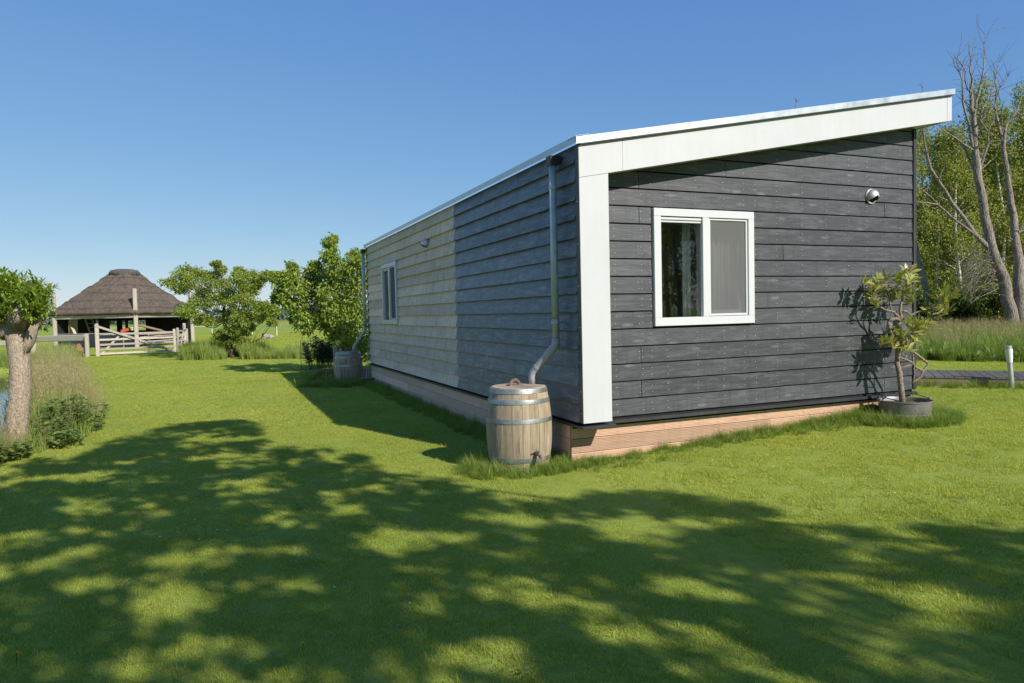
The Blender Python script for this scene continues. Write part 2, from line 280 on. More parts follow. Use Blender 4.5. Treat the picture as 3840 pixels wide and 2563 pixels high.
class MB:
    def __init__(s): s.v = []; s.f = []
    def box(s, x0, x1, y0, y1, z0, z1):
        b = len(s.v)
        s.v += [(x0, y0, z0), (x1, y0, z0), (x1, y1, z0), (x0, y1, z0), (x0, y0, z1), (x1, y0, z1), (x1, y1, z1), (x0, y1, z1)]
        s.f += [(b, b+3, b+2, b+1), (b+4, b+5, b+6, b+7), (b, b+1, b+5, b+4), (b+1, b+2, b+6, b+5), (b+2, b+3, b+7, b+6), (b+3, b, b+4, b+7)]
        return s
    def prism(s, poly, vec):
        """poly: list of 3d points, extruded by vec"""
        b = len(s.v); n = len(poly); vec = np.array(vec)
        s.v += [tuple(p) for p in poly] + [tuple(np.array(p) + vec) for p in poly]
        s.f += [tuple(range(b, b+n)), tuple(range(b+2*n-1, b+n-1, -1))]
        s.f += [(b+i, b+n+i, b+n+(i+1) % n, b+(i+1) % n) for i in range(n)]
        return s
    def beam(s, a, c, w, h, up=(0, 0, 1)):
        a = np.array(a, float); c = np.array(c, float); d = c - a; d /= np.linalg.norm(d)
        sd = np.cross(d, up); sd /= np.linalg.norm(sd); uu = np.cross(sd, d)
        q = [a + sd*w/2*i + uu*h/2*j for i, j in ((-1, -1), (1, -1), (1, 1), (-1, 1))]
        return s.prism(q, c - a)
    def tube(s, pts, rad, n=8, cap=True, jit=0.0):
        pts = np.array(pts, float); m = len(pts)
        if np.isscalar(rad): rad = [rad] * m
        b = len(s.v); ref = None
        for i in range(m):
            d = pts[min(i+1, m-1)] - pts[max(i-1, 0)]; d /= np.linalg.norm(d) + 1e-9
            if ref is None:
                ref = np.cross(d, (0.3, 1, 0.2)) if abs(d[1]) < 0.9 else np.cross(d, (1, 0, 0))
            ref = ref - d * np.dot(ref, d); ref /= np.linalg.norm(ref) + 1e-9
            bn = np.cross(d, ref)
            for k in range(n):
                a = 2*math.pi*k/n; rr = rad[i] * (1 + (random.uniform(-jit, jit) if jit else 0))
                s.v.append(tuple(pts[i] + (ref*math.cos(a) + bn*math.sin(a)) * rr))
        for i in range(m-1):
            for k in range(n):
                s.f.append((b+i*n+k, b+i*n+(k+1) % n, b+(i+1)*n+(k+1) % n, b+(i+1)*n+k))
        if cap: s.f += [tuple(range(b+n-1, b-1, -1)), tuple(range(b+(m-1)*n, b+m*n))]
        return s
    def lathe(s, prof, n=24, c=(0, 0, 0), a0=0.0, a1=2*math.pi, close=True):
        b = len(s.v); m = len(prof); full = abs(a1-a0-2*math.pi) < 1e-6; k = n if full else n+1
        for j in range(k):
            a = a0 + (a1-a0)*j/n
            for (r, z) in prof: s.v.append((c[0]+r*math.cos(a), c[1]+r*math.sin(a), c[2]+z))
        for j in range(n):
            j2 = (j+1) % k
            for i in range(m-1): s.f.append((b+j*m+i, b+j2*m+i, b+j2*m+i+1, b+j*m+i+1))
        return s
    def mesh(s, name):
        me = bpy.data.meshes.new(name); me.from_pydata(s.v, [], s.f); me.update(); return me
    def build(s, name, mat, parent=None, smooth=False, bevel=0.0, auto=None, loc=None):
        o = link(name, s.mesh(name), mat, parent, smooth, loc)
        if bevel:
            md = o.modifiers.new('bevel', 'BEVEL'); md.width = bevel; md.segments = 1; md.limit_method = 'ANGLE'
        return o

def npmesh(name, V, Fa, rnd=None):
    """V (n,3), Fa (m,k) with one k; optional per-face random"""
    me = bpy.data.meshes.new(name); m, k = Fa.shape
    me.vertices.add(len(V)); me.vertices.foreach_set('co', np.ascontiguousarray(V, dtype=np.float32).ravel())
    me.loops.add(m*k); me.loops.foreach_set('vertex_index', np.ascontiguousarray(Fa, dtype=np.int32).ravel())
    me.polygons.add(m); me.polygons.foreach_set('loop_start', np.arange(0, m*k, k, dtype=np.int32))
    me.update(calc_edges=True); me.validate()
    if rnd is not None:
        at_ = me.attributes.new('rnd', 'FLOAT', 'FACE'); at_.data.foreach_set('value', np.ascontiguousarray(rnd, dtype=np.float32))
    return me

def unit(a): return a / (np.linalg.norm(a, axis=-1, keepdims=True) + 1e-9)

def leaf_arrays(pos, d, nrm, L, Wd, fold=0.22, droop=0.0):
    pos = np.asarray(pos, float); d = unit(np.asarray(d, float)); sd = unit(np.cross(nrm, d)); nn = np.cross(d, sd)
    L = np.asarray(L)[:, None]; Wd = np.asarray(Wd)[:, None]
    n = len(pos); V = np.empty((n, 4, 3))
    V[:, 0] = pos; V[:, 2] = pos + d*L - nn*droop*L
    mid = pos + d*L*0.45
    V[:, 1] = mid + sd*Wd/2 + nn*fold*Wd; V[:, 3] = mid - sd*Wd/2 + nn*fold*Wd
    b = np.arange(n)[:, None]*4
    Fa = np.stack([b + np.array([[0, 1, 2]]), b + np.array([[0, 2, 3]])], 1).reshape(-1, 3)
    return V.reshape(-1, 3), Fa, np.repeat(rng.random(n), 2)

def blade_leaf_arrays(pos, d, nrm, L, Wd, droop=0.2, fold=0.15):
    """six-sided long leaf, three quads' worth of tris, gently drooping"""
    pos = np.asarray(pos, float); d = unit(np.asarray(d, float)); sd = unit(np.cross(nrm, d)); nn = np.cross(d, sd)
    L = np.asarray(L)[:, None]; Wd = np.asarray(Wd)[:, None]; n = len(pos)
    V = np.empty((n, 8, 3))
    def c(t): return pos + d*L*t - nn*droop*L*t*t
    V[:, 0] = c(0); V[:, 1] = c(0.35) + sd*Wd*0.42 + nn*fold*Wd; V[:, 2] = c(0.7) + sd*Wd*0.5 + nn*fold*Wd; V[:, 3] = c(1.0)
    V[:, 4] = c(0.7) - sd*Wd*0.5 + nn*fold*Wd; V[:, 5] = c(0.35) - sd*Wd*0.42 + nn*fold*Wd; V[:, 6] = c(0.35); V[:, 7] = c(0.7)
    b = np.arange(n)[:, None]*8
    tri = [[0, 1, 6], [1, 2, 7], [1, 7, 6], [2, 3, 7], [0, 6, 5], [6, 7, 4], [6, 4, 5], [7, 3, 4]]
    Fa = np.stack([b + np.array([q]) for q in tri], 1).reshape(-1, 3)
    return V.reshape(-1, 3), Fa, np.repeat(rng.random(n), 8)

def blades(base, h, w, lean, curve, segs=3):
    """grass blades: base (n,3), height, width, lean direction angle, curvature (horizontal reach / height)"""
    n = len(base); h = np.asarray(h); w = np.asarray(w); curve = np.asarray(curve)
    dx, dy = np.cos(lean), np.sin(lean); face = lean + np.pi/2 + rng.normal(0, 0.5, n)
    sx, sy = np.cos(face), np.sin(face)
    k = 2*segs + 1; V = np.empty((n, k, 3))
    for i in range(segs + 1):
        t = i/segs; off = curve*h*t**1.8; z = h*t*(1 - 0.28*curve*t)
        cx = base[:, 0] + dx*off; cy = base[:, 1] + dy*off; cz = base[:, 2] + z
        ww = w*(1 - t**1.6)*0.5
        if i < segs:
            V[:, 2*i] = np.stack([cx + sx*ww, cy + sy*ww, cz], 1); V[:, 2*i+1] = np.stack([cx - sx*ww, cy - sy*ww, cz], 1)
        else: V[:, 2*i] = np.stack([cx, cy, cz], 1)
    tri = []
    for i in range(segs-1): tri += [[2*i, 2*i+1, 2*i+3], [2*i, 2*i+3, 2*i+2]]
    tri += [[2*segs-2, 2*segs-1, 2*segs]]
    b = np.arange(n)[:, None]*k
    Fa = np.stack([b + np.array([q]) for q in tri], 1).reshape(-1, 3)
    return V.reshape(-1, 3), Fa, np.repeat(rng.random(n), len(tri))

def join(parts):
    V = []; Fa = []; R = []; o = 0
    for v, f_, r_ in parts: V.append(v); Fa.append(f_ + o); R.append(r_); o += len(v)
    return np.concatenate(V), np.concatenate(Fa), np.concatenate(R)

def empty(name, loc=(0, 0, 0), label=None, cat=None, group=None, kind=None):
    o = bpy.data.objects.new(name, None); COL.objects.link(o); o.location = loc; o.empty_display_size = 0.2
    bpy.context.view_layer.update(); tag(o, label, cat, group, kind); return o
def tag(o, label=None, cat=None, group=None, kind=None):
    if label: o['label'] = label
    if cat: o['category'] = cat
    if group: o['group'] = group
    if kind: o['kind'] = kind
    return o

def scatter(name, pts, rot, scl, idx, sources, label, cat):
    """one 'stuff' object: source tufts set out on points by geometry nodes"""
    c = bpy.data.collections.new(name + '_tufts')
    for k, (me, mat) in enumerate(sources):
        me.materials.append(M[mat]); c.objects.link(bpy.data.objects.new('%s_tuft_%02d' % (name, k), me))
    me = bpy.data.meshes.new(name); me.vertices.add(len(pts)); me.vertices.foreach_set('co', np.asarray(pts, np.float32).ravel())
    for nm, arr, ty in (('rot', rot, 'FLOAT'), ('scl', scl, 'FLOAT'), ('idx', idx, 'INT')):
        a = me.attributes.new(nm, ty, 'POINT'); a.data.foreach_set('value', np.asarray(arr, np.float32 if ty == 'FLOAT' else np.int32))
    o = bpy.data.objects.new(name, me); COL.objects.link(o); tag(o, label, cat, kind='stuff')
    ng = bpy.data.node_groups.new(name, 'GeometryNodeTree')
    ng.interface.new_socket('Geometry', in_out='INPUT', socket_type='NodeSocketGeometry'); ng.interface.new_socket('Geometry', in_out='OUTPUT', socket_type='NodeSocketGeometry')
    gi = ng.nodes.new('NodeGroupInput'); go = ng.nodes.new('NodeGroupOutput'); ip = ng.nodes.new('GeometryNodeInstanceOnPoints'); ci = ng.nodes.new('GeometryNodeCollectionInfo')
    ci.inputs['Collection'].default_value = c; ci.inputs['Separate Children'].default_value = True; ci.inputs['Reset Children'].default_value = True
    def na(nm, ty):
        q = ng.nodes.new('GeometryNodeInputNamedAttribute'); q.data_type = ty; q.inputs[0].default_value = nm; return q.outputs[0]
    cx = ng.nodes.new('ShaderNodeCombineXYZ'); ng.links.new(na('rot', 'FLOAT'), cx.inputs[2])
    ng.links.new(gi.outputs[0], ip.inputs['Points']); ng.links.new(ci.outputs[0], ip.inputs['Instance']); ip.inputs['Pick Instance'].default_value = True
    ng.links.new(na('idx', 'INT'), ip.inputs['Instance Index']); ng.links.new(cx.outputs[0], ip.inputs['Rotation']); ng.links.new(na('scl', 'FLOAT'), ip.inputs['Scale'])
    ng.links.new(ip.outputs[0], go.inputs[0])
    md = o.modifiers.new('scatter', 'NODES'); md.node_group = ng
    return o

def in_poly(x, y, poly):
    inside = np.zeros(len(x), bool); n = len(poly); j = n-1
    for i in range(n):
        xi, yi = poly[i]; xj, yj = poly[j]
        c = ((yi > y) != (yj > y)) & (x < (xj-xi)*(y-yi)/(yj-yi+1e-12)+xi); inside ^= c; j = i
    return inside

# ------------------------------------------------------------------ ground and ditch
DITCH = [(-7.0, -12), (-6.9, 0), (-6.55, 4), (-6.35, 6), (-6.45, 8), (-7.8, 15), (-9.2, 22), (-10.4, 27.5), (-13.0, 27.5), (-12.6, 20), (-12.0, 10), (-11.8, 0), (-12.2, -12)]
def seg_dist(x, y, poly):
    d = np.full(x.shape, 1e9); n = len(poly)
    for i in range(n):
        ax, ay = poly[i]; bx, by = poly[(i+1) % n]; ex, ey = bx-ax, by-ay
        t_ = np.clip(((x-ax)*ex + (y-ay)*ey)/(ex*ex+ey*ey), 0, 1); d = np.minimum(d, np.hypot(x-ax-t_*ex, y-ay-t_*ey))
    return d
def ground_z(x, y):
    x = np.asarray(x, float); y = np.asarray(y, float)
    ins = in_poly(x.ravel(), y.ravel(), DITCH).reshape(x.shape); d = seg_dist(x, y, DITCH)
    z = np.where(ins, -np.minimum(0.7, d*0.8), 0.0)
    near = np.clip(1 - np.hypot(x, y-3)/60, 0, 1)
    rise = 0.23*np.clip((x+0.2)/4.5, 0, 1)**0.85*np.clip((26-y)/10, 0, 1)      # the lawn climbs a little to the right
    return z + rise + near*0.012*np.sin(x*0.9+1)*np.cos(y*0.7)
xs = np.unique(np.concatenate([[-3000, -1200, -500, -250, -120, -70, -45, -30, -20, -16], np.arange(-14, -4, 0.3), np.arange(-4, 20, 1.0), [22, 26, 30, 36, 45, 60, 90, 150, 300, 700, 1500, 3000]]))
ys = np.unique(np.concatenate([[-800, -300, -100, -50, -25], np.arange(-14, 31, 0.45), [33, 36, 40, 45, 52, 60, 75, 100, 150, 250, 420, 700, 1200, 2000, 3500]]))
X, Y = np.meshgrid(xs, ys); Zg = ground_z(X, Y)
nx, ny = len(xs), len(ys); b = (np.arange(ny-1)[:, None]*nx + np.arange(nx-1)[None]).ravel()
me = npmesh('ground', np.stack([X.ravel(), Y.ravel(), Zg.ravel()], 1), np.stack([b, b+1, b+nx+1, b+nx], 1))
go_ = link('ground', me, 'ground', None, True); tag(go_, 'green turf ground reaching to the horizon', kind='structure')
w = MB(); w.v = [(x, y, -0.3) for x, y in DITCH]; w.f = [tuple(range(len(DITCH)))]
tag(w.build('ditch_water', 'water'), 'blue ditch water behind the pollard willow', kind='structure')
w = MB(); w.box(-700, 500, 330, 372, -0.05, 0.02)
tag(w.build('canal_water', 'water'), 'thin line of canal water on the horizon', kind='structure')

# ------------------------------------------------------------------ house
Z0 = 0.52; PB = 0.19; SL = 0.187
house = empty('wooden_house', (2.6, 5.5, 0), 'long black timber house with white trimmed sloping roof and half bare side wall', 'house')
def zb(x): return Z0 + 2.498 + SL*x            # underside of the roof
def hp(mb, name, mat, parent=None, **k): return mb.build(name, mat, parent or house, **k)

def clip_top(poly):
    """clip polygon [(x,z)] to z <= zb(x)+0.04"""
    out = []
    for i in range(len(poly)):
        a = poly[i]; c = poly[(i+1) % len(poly)]
        fa = a[1] - zb(a[0]) - 0.04; fc = c[1] - zb(c[0]) - 0.04
        if fa <= 0: out.append(a)
        if (fa < 0) != (fc < 0):
            t_ = fa/(fa-fc); out.append((a[0]+t_*(c[0]-a[0]), a[1]+t_*(c[1]-a[1])))
    return out

def board_front(x0, x1, z0, z1, yb=0.262, mat='dark_board'):
    poly = clip_top([(x0, z0), (x1, z0), (x1, z1), (x0, z1)])
    if len(poly) < 3: return
    n = len(poly); m = MB(); jy = random.uniform(-0.0015, 0.0015)
    def yf(z): return 0.2365 + jy + (z-z0)/PB*0.008
    m.v = [(x, yf(z), z) for x, z in poly] + [(x, yb, z) for x, z in poly]
    m.f = [tuple(range(n)), tuple(range(2*n-1, n-1, -1))] + [(i, n+i, n+(i+1) % n, (i+1) % n) for i in range(n)]
    hp(m, 'siding_board', mat, bevel=0.0018)

WX0, WX1, WZ0, WZ1 = 1.03, 2.425, Z0+0.966, Z0+2.264
joints = {13: .862, 11: .862, 9: 2.9, 3: .862, 1: .862, 12: 4.617, 4: 4.617, 2: 4.617, 0: 4.617, 14: 2.05, 16: 3.3, 7: 3.6}
for r_ in range(19):
    z0 = Z0 + r_*PB + 0.003; z1 = Z0 + (r_+1)*PB - 0.010
    segs = [(0.30, 5.138)]
    if 5 <= r_ <= 11: segs = [(0.30, WX0-0.014), (WX1+0.014, 5.138)]
    j = joints.get(r_)
    out = []
    for a, c in segs:
        if j and a < j < c: out += [(a, j-0.002), (j+0.002, c)]
        else: out.append((a, c))
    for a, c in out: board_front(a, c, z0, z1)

# side wall, lapped boards
SWY0, SWY1, SWZ0, SWZ1 = 7.822, 9.172, Z0+0.964, Z0+2.268
def board_side(y0, y1, z0, z1, mat):
    m = MB(); q = random.uniform(-0.002, 0.002)
    prof = [(-0.013+q, z0), (0.024, z0), (0.030, z1), (0.024+q*.5, z1)]
    m.v = [(x, y0, z) for x, z in prof] + [(x, y1, z) for x, z in prof]
    m.f = [(0, 1, 2, 3), (7, 6, 5, 4), (0, 4, 5, 1), (1, 5, 6, 2), (2, 6, 7, 3), (3, 7, 4, 0)]
    hp(m, 'siding_board', mat, bevel=0.0015)
for r_ in range(15):
    z0 = Z0 + r_*PB + 0.001; z1 = Z0 + min((r_+1)*PB + 0.008, 2.85)
    jit = random.uniform(-0.012, 0.012)
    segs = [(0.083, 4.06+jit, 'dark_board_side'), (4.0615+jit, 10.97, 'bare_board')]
    if 5 <= r_ <= 11: segs = [segs[0], (4.0615+jit, SWY0-0.012, 'bare_board'), (SWY1+0.012, 10.97, 'bare_board')]
    for a, c, mt in segs:
        if mt == 'bare_board' and c-a > 5 and r_ % 3 == 1:
            j = random.choice([5.9, 6.6, 9.8]); board_side(a, j-0.001, z0, z1, mt); board_side(j+0.001, c, z0, z1, mt)
        else: board_side(a, c, z0, z1, mt)
# far end and right-hand walls
for r_ in range(18):
    z0 = Z0 + r_*PB + 0.003; z1 = Z0 + (r_+1)*PB - 0.004
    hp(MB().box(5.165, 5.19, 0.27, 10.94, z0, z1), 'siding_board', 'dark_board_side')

# inner wall shell with the two window openings, floor, ceiling
ZT = Z0 + 3.4
core = MB()
for bx in [(0.032, WX0+0.03, 0.262, 0.36, Z0-0.05, Z0+2.52), (WX1-0.03, 5.16, 0.262, 0.36, Z0-0.05, Z0+2.9), (WX0+0.03, WX1-0.03, 0.262, 0.36, Z0-0.05, WZ0+0.03), (WX0+0.03, WX1-0.03, 0.262, 0.36, WZ1-0.03, Z0+2.68)]: core.box(*bx)
core.prism([(0.3, 0.262, Z0+2.5), (5.16, 0.262, Z0+2.85), (5.16, 0.262, zb(5.16)), (0.3, 0.262, zb(0.3))], (0, 0.09, 0))
for bx in [(0.031, 0.13, 0.36, SWY0+0.03, Z0-0.05, Z0+2.5), (0.031, 0.13, SWY1-0.03, 10.97, Z0-0.05, Z0+2.5), (0.031, 0.13, SWY0+0.03, SWY1-0.03, Z0-0.05, SWZ0+0.03), (0.031, 0.13, SWY0+0.03, SWY1-0.03, SWZ1-0.03, Z0+2.5), (5.06, 5.164, 0.36, 10.97, Z0-0.05, zb(5.06)), (0.03, 5.19, 10.87, 10.98, Z0-0.05, Z0+2.5), (0.03, 5.19, 0.3, 10.97, Z0-0.1, Z0-0.04)]: core.box(*bx)
core.prism([(0.03, 10.87, Z0+2.5), (5.19, 10.87, Z0+2.5), (5.19, 10.87, zb(5.19)), (0.03, 10.87, zb(0.03))], (0, 0.1, 0))
hp(core, 'wall_core', 'core')
hp(MB().box(0.135, 5.05, 3.6, 3.65, Z0-0.03, Z0+2.45), 'room_partition', 'room')
hp(MB().box(0.135, 5.05, 6.4, 6.45, Z0-0.03, Z0+2.45), 'room_partition', 'room')
hp(MB().box(0.135, 5.05, 0.37, 10.8, Z0+2.46, Z0+2.49), 'ceiling', 'room')
hp(MB().box(0.135, 5.05, 0.37, 10.8, Z0-0.035, Z0-0.01), 'floor', 'grey_wood_x')

# roof
rf = MB()
rf.prism([(0.036, 0.03, zb(0)+0.31), (5.52, 0.03, zb(5.52)+0.30), (5.52, 0.03, zb(5.52)+0.055), (5.19, 0.03, zb(5.19)+0.055), (0.036, 0.03, zb(0)+0.062)], (0, 11.0, 0))
hp(rf, 'roof', 'roofing')
sf = MB(); sf.prism([(0.335, 0.027, zb(0.335)+0.012), (5.5, 0.027, zb(5.5)+0.012), (5.5, 0.027, zb(5.5)+0.03), (0.335, 0.027, zb(0.335)+0.03)], (0, 0.232, 0))
sf.prism([(5.192, 0.26, zb(5.192)+0.012), (5.5, 0.26, zb(5.5)+0.012), (5.5, 0.26, zb(5.5)+0.03), (5.192, 0.26, zb(5.192)+0.03)], (0, 10.7, 0))
hp(sf, 'soffit', 'white')
def slope_strip(name, mat, x0, x1, lo, hi, y0, y1, **k):
    return hp(MB().prism([(x0, y0, zb(x0)+lo), (x1, y0, zb(x1)+lo), (x1, y0, zb(x1)+hi), (x0, y0, zb(x0)+hi)], (0, y1-y0, 0)), name, mat, **k)
slope_strip('fascia_panel', 'white', 0.0, 0.513, 0, 0.322, 0.0, 0.026, bevel=0.002)
slope_strip('fascia_panel', 'white', 0.515, 5.468, 0, 0.322, 0.0005, 0.026, bevel=0.002)
slope_strip('fascia_panel', 'white', 5.471, 5.56, 0, 0.322, 0.0, 0.026, bevel=0.002)
hp(MB().prism([(5.535, 0.0262, zb(5.55)+0.003), (5.56, 0.0262, zb(5.56)), (5.56, 0.0262, zb(5.56)+0.322), (5.535, 0.0262, zb(5.55)+0.322)], (0, 11.0, 0)), 'fascia_panel', 'white')
slope_strip('flashing_backing', 'black_metal', 0.0, 5.55, 0.3225, 0.398, -0.0305, 0.03)
for a, c in ((-0.048, 0.512), (0.514, 1.71), (1.712, 3.65), (3.652, 5.575)):
    slope_strip('roof_flashing', 'zinc', a, c, 0.334, 0.404, -0.035, -0.031)
    slope_strip('roof_flashing', 'zinc', a, c, 0.400, 0.404, -0.031, 0.16)
for a, c in ((-0.035, 2.9), (2.902, 5.9), (5.902, 8.9), (8.902, 11.06)):
    hp(MB().box(-0.048, -0.044, a, c, Z0+2.838, Z0+2.905), 'roof_flashing', 'zinc')
    hp(MB().prism([(-0.044, a, Z0+2.9015), (0.1, a, Z0+2.9015+0.144*SL), (0.1, a, Z0+2.9045+0.144*SL), (-0.044, a, Z0+2.9045)], (0, c-a, 0)), 'roof_flashing', 'zinc')
hp(MB().box(5.571, 5.575, -0.03, 11.06, zb(5.575)+0.334, zb(5.575)+0.402), 'roof_flashing', 'zinc')
# white corner post with its brown side strip
hp(MB().prism([(0.0, 0.0, Z0), (0.339, 0.0, Z0), (0.339, 0.0, zb(0.339)-0.003), (0.0, 0.0, zb(0)-0.003)], (0, 0.08, 0)), 'corner_post', 'white', bevel=0.002)
hp(MB().prism([(0.05, 0.0805, Z0), (0.338, 0.0805, Z0), (0.338, 0.0805, zb(0.338)-0.003), (0.05, 0.0805, zb(0.05)-0.003)], (0, 0.155, 0)), 'post_return', 'white')
hp(MB().prism([(-0.004, 0.001, Z0+0.002), (-0.004, 0.08, Z0+0.002), (-0.004, 0.08, Z0+2.836), (-0.004, 0.001, Z0+2.822)], (0.0035, 0, 0)), 'corner_strip', 'brown_metal')
hp(MB().box(5.14, 5.192, 0.222, 0.268, Z0, zb(5.14)), 'corner_strip', 'black_metal', bevel=0.002)
hp(MB().box(-0.004, 0.03, 10.972, 10.995, Z0, Z0+2.84), 'corner_strip', 'brown_metal')
scr = MB()
for z in (0.09, 0.32, 0.62, 0.98, 1.4, 1.83, 2.26, 2.66): scr.box(-0.0065, -0.0045, 0.035, 0.047, Z0+z, Z0+z+0.011)
tag(hp(scr, 'strip_screws', 'nail'), kind='stuff')
# drip sills
hp(MB().box(-0.025, 0.372, -0.03, 0.26, Z0-0.056, Z0-0.03), 'drip_sill', 'black_metal', bevel=0.002)
hp(MB().box(0.373, 5.2, 0.205, 0.29, Z0-0.066, Z0-0.03), 'drip_sill', 'black_metal', bevel=0.002)
hp(MB().box(-0.0255, 0.03, 0.2605, 11.0, Z0-0.054, Z0-0.028), 'drip_sill', 'black_metal', bevel=0.002)
# grooved plinth boards
def ridge_profile(h, n=9, d=0.006):
    pr = []
    for i in range(n):
        a = h*i/n; s_ = h/n
        pr += [(0.0, a+s_*0.12), (0.0, a+s_*0.72), (d, a+s_*0.78), (d, a+s_*0.98)]
    return pr
def plinth_board(p0, p1, inward, z0, h, mat, parent, name='plinth_board', n=9):
    pr = ridge_profile(h, n); p0 = np.array(p0); p1 = np.array(p1); inward = np.array(inward)
    poly = [(p0[0]+inward[0]*d, p0[1]+inward[1]*d, z0+z) for d, z in pr] + [(p0[0]+inward[0]*0.028, p0[1]+inward[1]*0.028, z0+h), (p0[0]+inward[0]*0.028, p0[1]+inward[1]*0.028, z0)]
    return MB().prism(poly, (p1[0]-p0[0], p1[1]-p0[1], 0)).build(name, mat, parent)
rows = [(0.312, 0.142), (0.158, 0.148), (0.004, 0.148)]
fj = [(0.012, 5.14), (0.012, 2.75, 5.14), (0.012, 5.14)]
sj = [(0.306, 6.05, 10.9), (0.306, 2.2, 5.3, 7.3, 10.9), (0.306, 4.1, 8.6, 10.9)]
for (z0, h), fx, sy in zip(rows, fj, sj):
    for a, c in zip(fx[:-1], fx[1:]): plinth_board((a+0.001, 0.30), (c-0.001, 0.30), (0, 1), z0, h, 'plinth', house)
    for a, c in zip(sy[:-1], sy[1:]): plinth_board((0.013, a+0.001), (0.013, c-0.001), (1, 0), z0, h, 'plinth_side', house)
hp(MB().box(0.045, 5.1, 0.335, 10.85, -0.3, 0.45), 'plinth_core', 'core')
# nails
na = MB(); cols = [.545, .84, .885, 1.00, 1.21, 1.62, 2.0, 2.3, 2.47, 2.80, 3.2, 3.6, 3.98, 4.30, 4.595, 4.64, 4.9, 5.10]
for r_ in range(18):
    for x in cols:
        if 5 <= r_ <= 11 and WX0-0.02 < x < WX1+0.02: continue
        if abs(x-.84) < .01 and r_ % 2 == 0: continue
        if abs(x-4.595) < .01 and r_ % 2 == 1: continue
        for dz in (0.055, 0.128):
            z = Z0+r_*PB+dz+random.uniform(-.006, .006)
            if z < zb(x)-0.01: xx = x+random.uniform(-.008, .008); yy = 0.2335+dz/PB*0.008; na.box(xx-.0028, xx+.0028, yy, yy+.004, z-.0028, z+.0028)
    for y in [.14, .62, 1.2, 1.8, 2.4, 3.0, 3.6]:
        for dz in (0.05, 0.13):
            if r_ < 14: z = Z0+r_*PB+dz; na.box(-0.0155+dz/PB*.037, 0.02, y-.003, y+.003, z-.003, z+.003)
tag(hp(na, 'nail_heads', 'nail'), kind='stuff')

# windows
def window(parent, T, w_, h_):
    """T(u,d,v): u along the wall, d outward, v up -> world; built at 0..w_,0..h_"""
    def bx(name, mat, u0, u1, d0, d1, v0, v1, par, bev=0.003):
        a = T(u0, d0, v0); c = T(u1, d1, v1)
        return MB().box(min(a[0], c[0]), max(a[0], c[0]), min(a[1], c[1]), max(a[1], c[1]), v0, v1).build(name, mat, par, bevel=bev)
    ub = T(0, 0, 0)[2]
    v = lambda q: ub+q
    fr = bx('window', 'white_frame', 0, w_, -0.09, 0.038, v(0), v(0.092), parent)
    bx('frame_rail', 'white_frame', 0, w_, -0.09, 0.038, v(h_-0.085), v(h_), fr)
    bx('frame_stile', 'white_frame', 0, 0.092, -0.088, 0.0375, v(0.0925), v(h_-0.0855), fr)
    bx('frame_stile', 'white_frame', w_-0.085, w_, -0.088, 0.0375, v(0.0925), v(h_-0.0855), fr)
    m0 = 0.655; m1 = 0.745
    bx('mullion', 'white_frame', m0, m1, -0.088, 0.0372, v(0.0925), v(h_-0.0855), fr)
    bx('pane', 'glass', 0.0925, m0-0.0005, -0.02, -0.012, v(0.0925), v(h_-0.0855), fr, 0)
    # ventilation grille on top of the fixed light
    bx('vent_grille', 'white_frame', 0.097, m0-0.004, -0.01, 0.022, v(h_-0.125), v(h_-0.093), fr, 0.006)
    bx('vent_flap', 'white_frame', 0.097, m0-0.004, -0.01, 0.012, v(h_-0.15), v(h_-0.131), fr)
    # insect screen in its slim frame
    for a, c, e, g in ((m1+.004, w_-.089, .097, .122), (m1+.004, w_-.089, h_-.112, h_-.09), (m1+.004, m1+.028, .1225, h_-.1125), (w_-.113, w_-.089, .1225, h_-.1125)):
        bx('screen_frame', 'white_frame', a, c, 0.0, 0.022, v(e), v(g), fr)
    bx('screen', 'screen', m1+.028, w_-.113, 0.008, 0.009, v(.1225), v(h_-.1125), fr, 0)
    # sash behind, tilted into the room at the top
    def tq(u, d, q): d2 = d - 0.16*(q-0.1); return T(u, d2, q)
    sash = MB()
    for (u0, u1, q0, q1) in ((m1+.01, w_-.095, .1, .165), (m1+.01, w_-.095, h_-.16, h_-.095), (m1+.01, m1+.07, .165, h_-.16), (w_-.155, w_-.095, .165, h_-.16)):
        pl = [tq(u0, -.03, q0), tq(u1, -.03, q0), tq(u1, -.03, q1), tq(u0, -.03, q1)]; b = [tq(u0, -.085, q0), tq(u1, -.085, q0), tq(u1, -.085, q1), tq(u0, -.085, q1)]
        k = len(sash.v); sash.v += [tuple(p) for p in pl+b]; sash.f += [(k, k+1, k+2, k+3), (k+7, k+6, k+5, k+4)] + [(k+i, k+4+i, k+4+(i+1) % 4, k+(i+1) % 4) for i in range(4)]
    sash.build('tilted_sash', 'white_frame', fr)
    pn = MB(); pn.v = [tuple(tq(u, -.06, q)) for u, q in ((m1+.07, .165), (w_-.155, .165), (w_-.155, h_-.16), (m1+.07, h_-.16))]; pn.f = [(0, 1, 2, 3)]
    pn.build('pane', 'glass', fr)
    return fr
window(house, lambda u, d, v: np.array([WX0+u, 0.24-d, WZ0+v]), WX1-WX0, WZ1-WZ0)
window(house, lambda u, d, v: np.array([0.0-d, SWY1-u, SWZ0+v]), SWY1-SWY0, SWZ1-SWZ0)
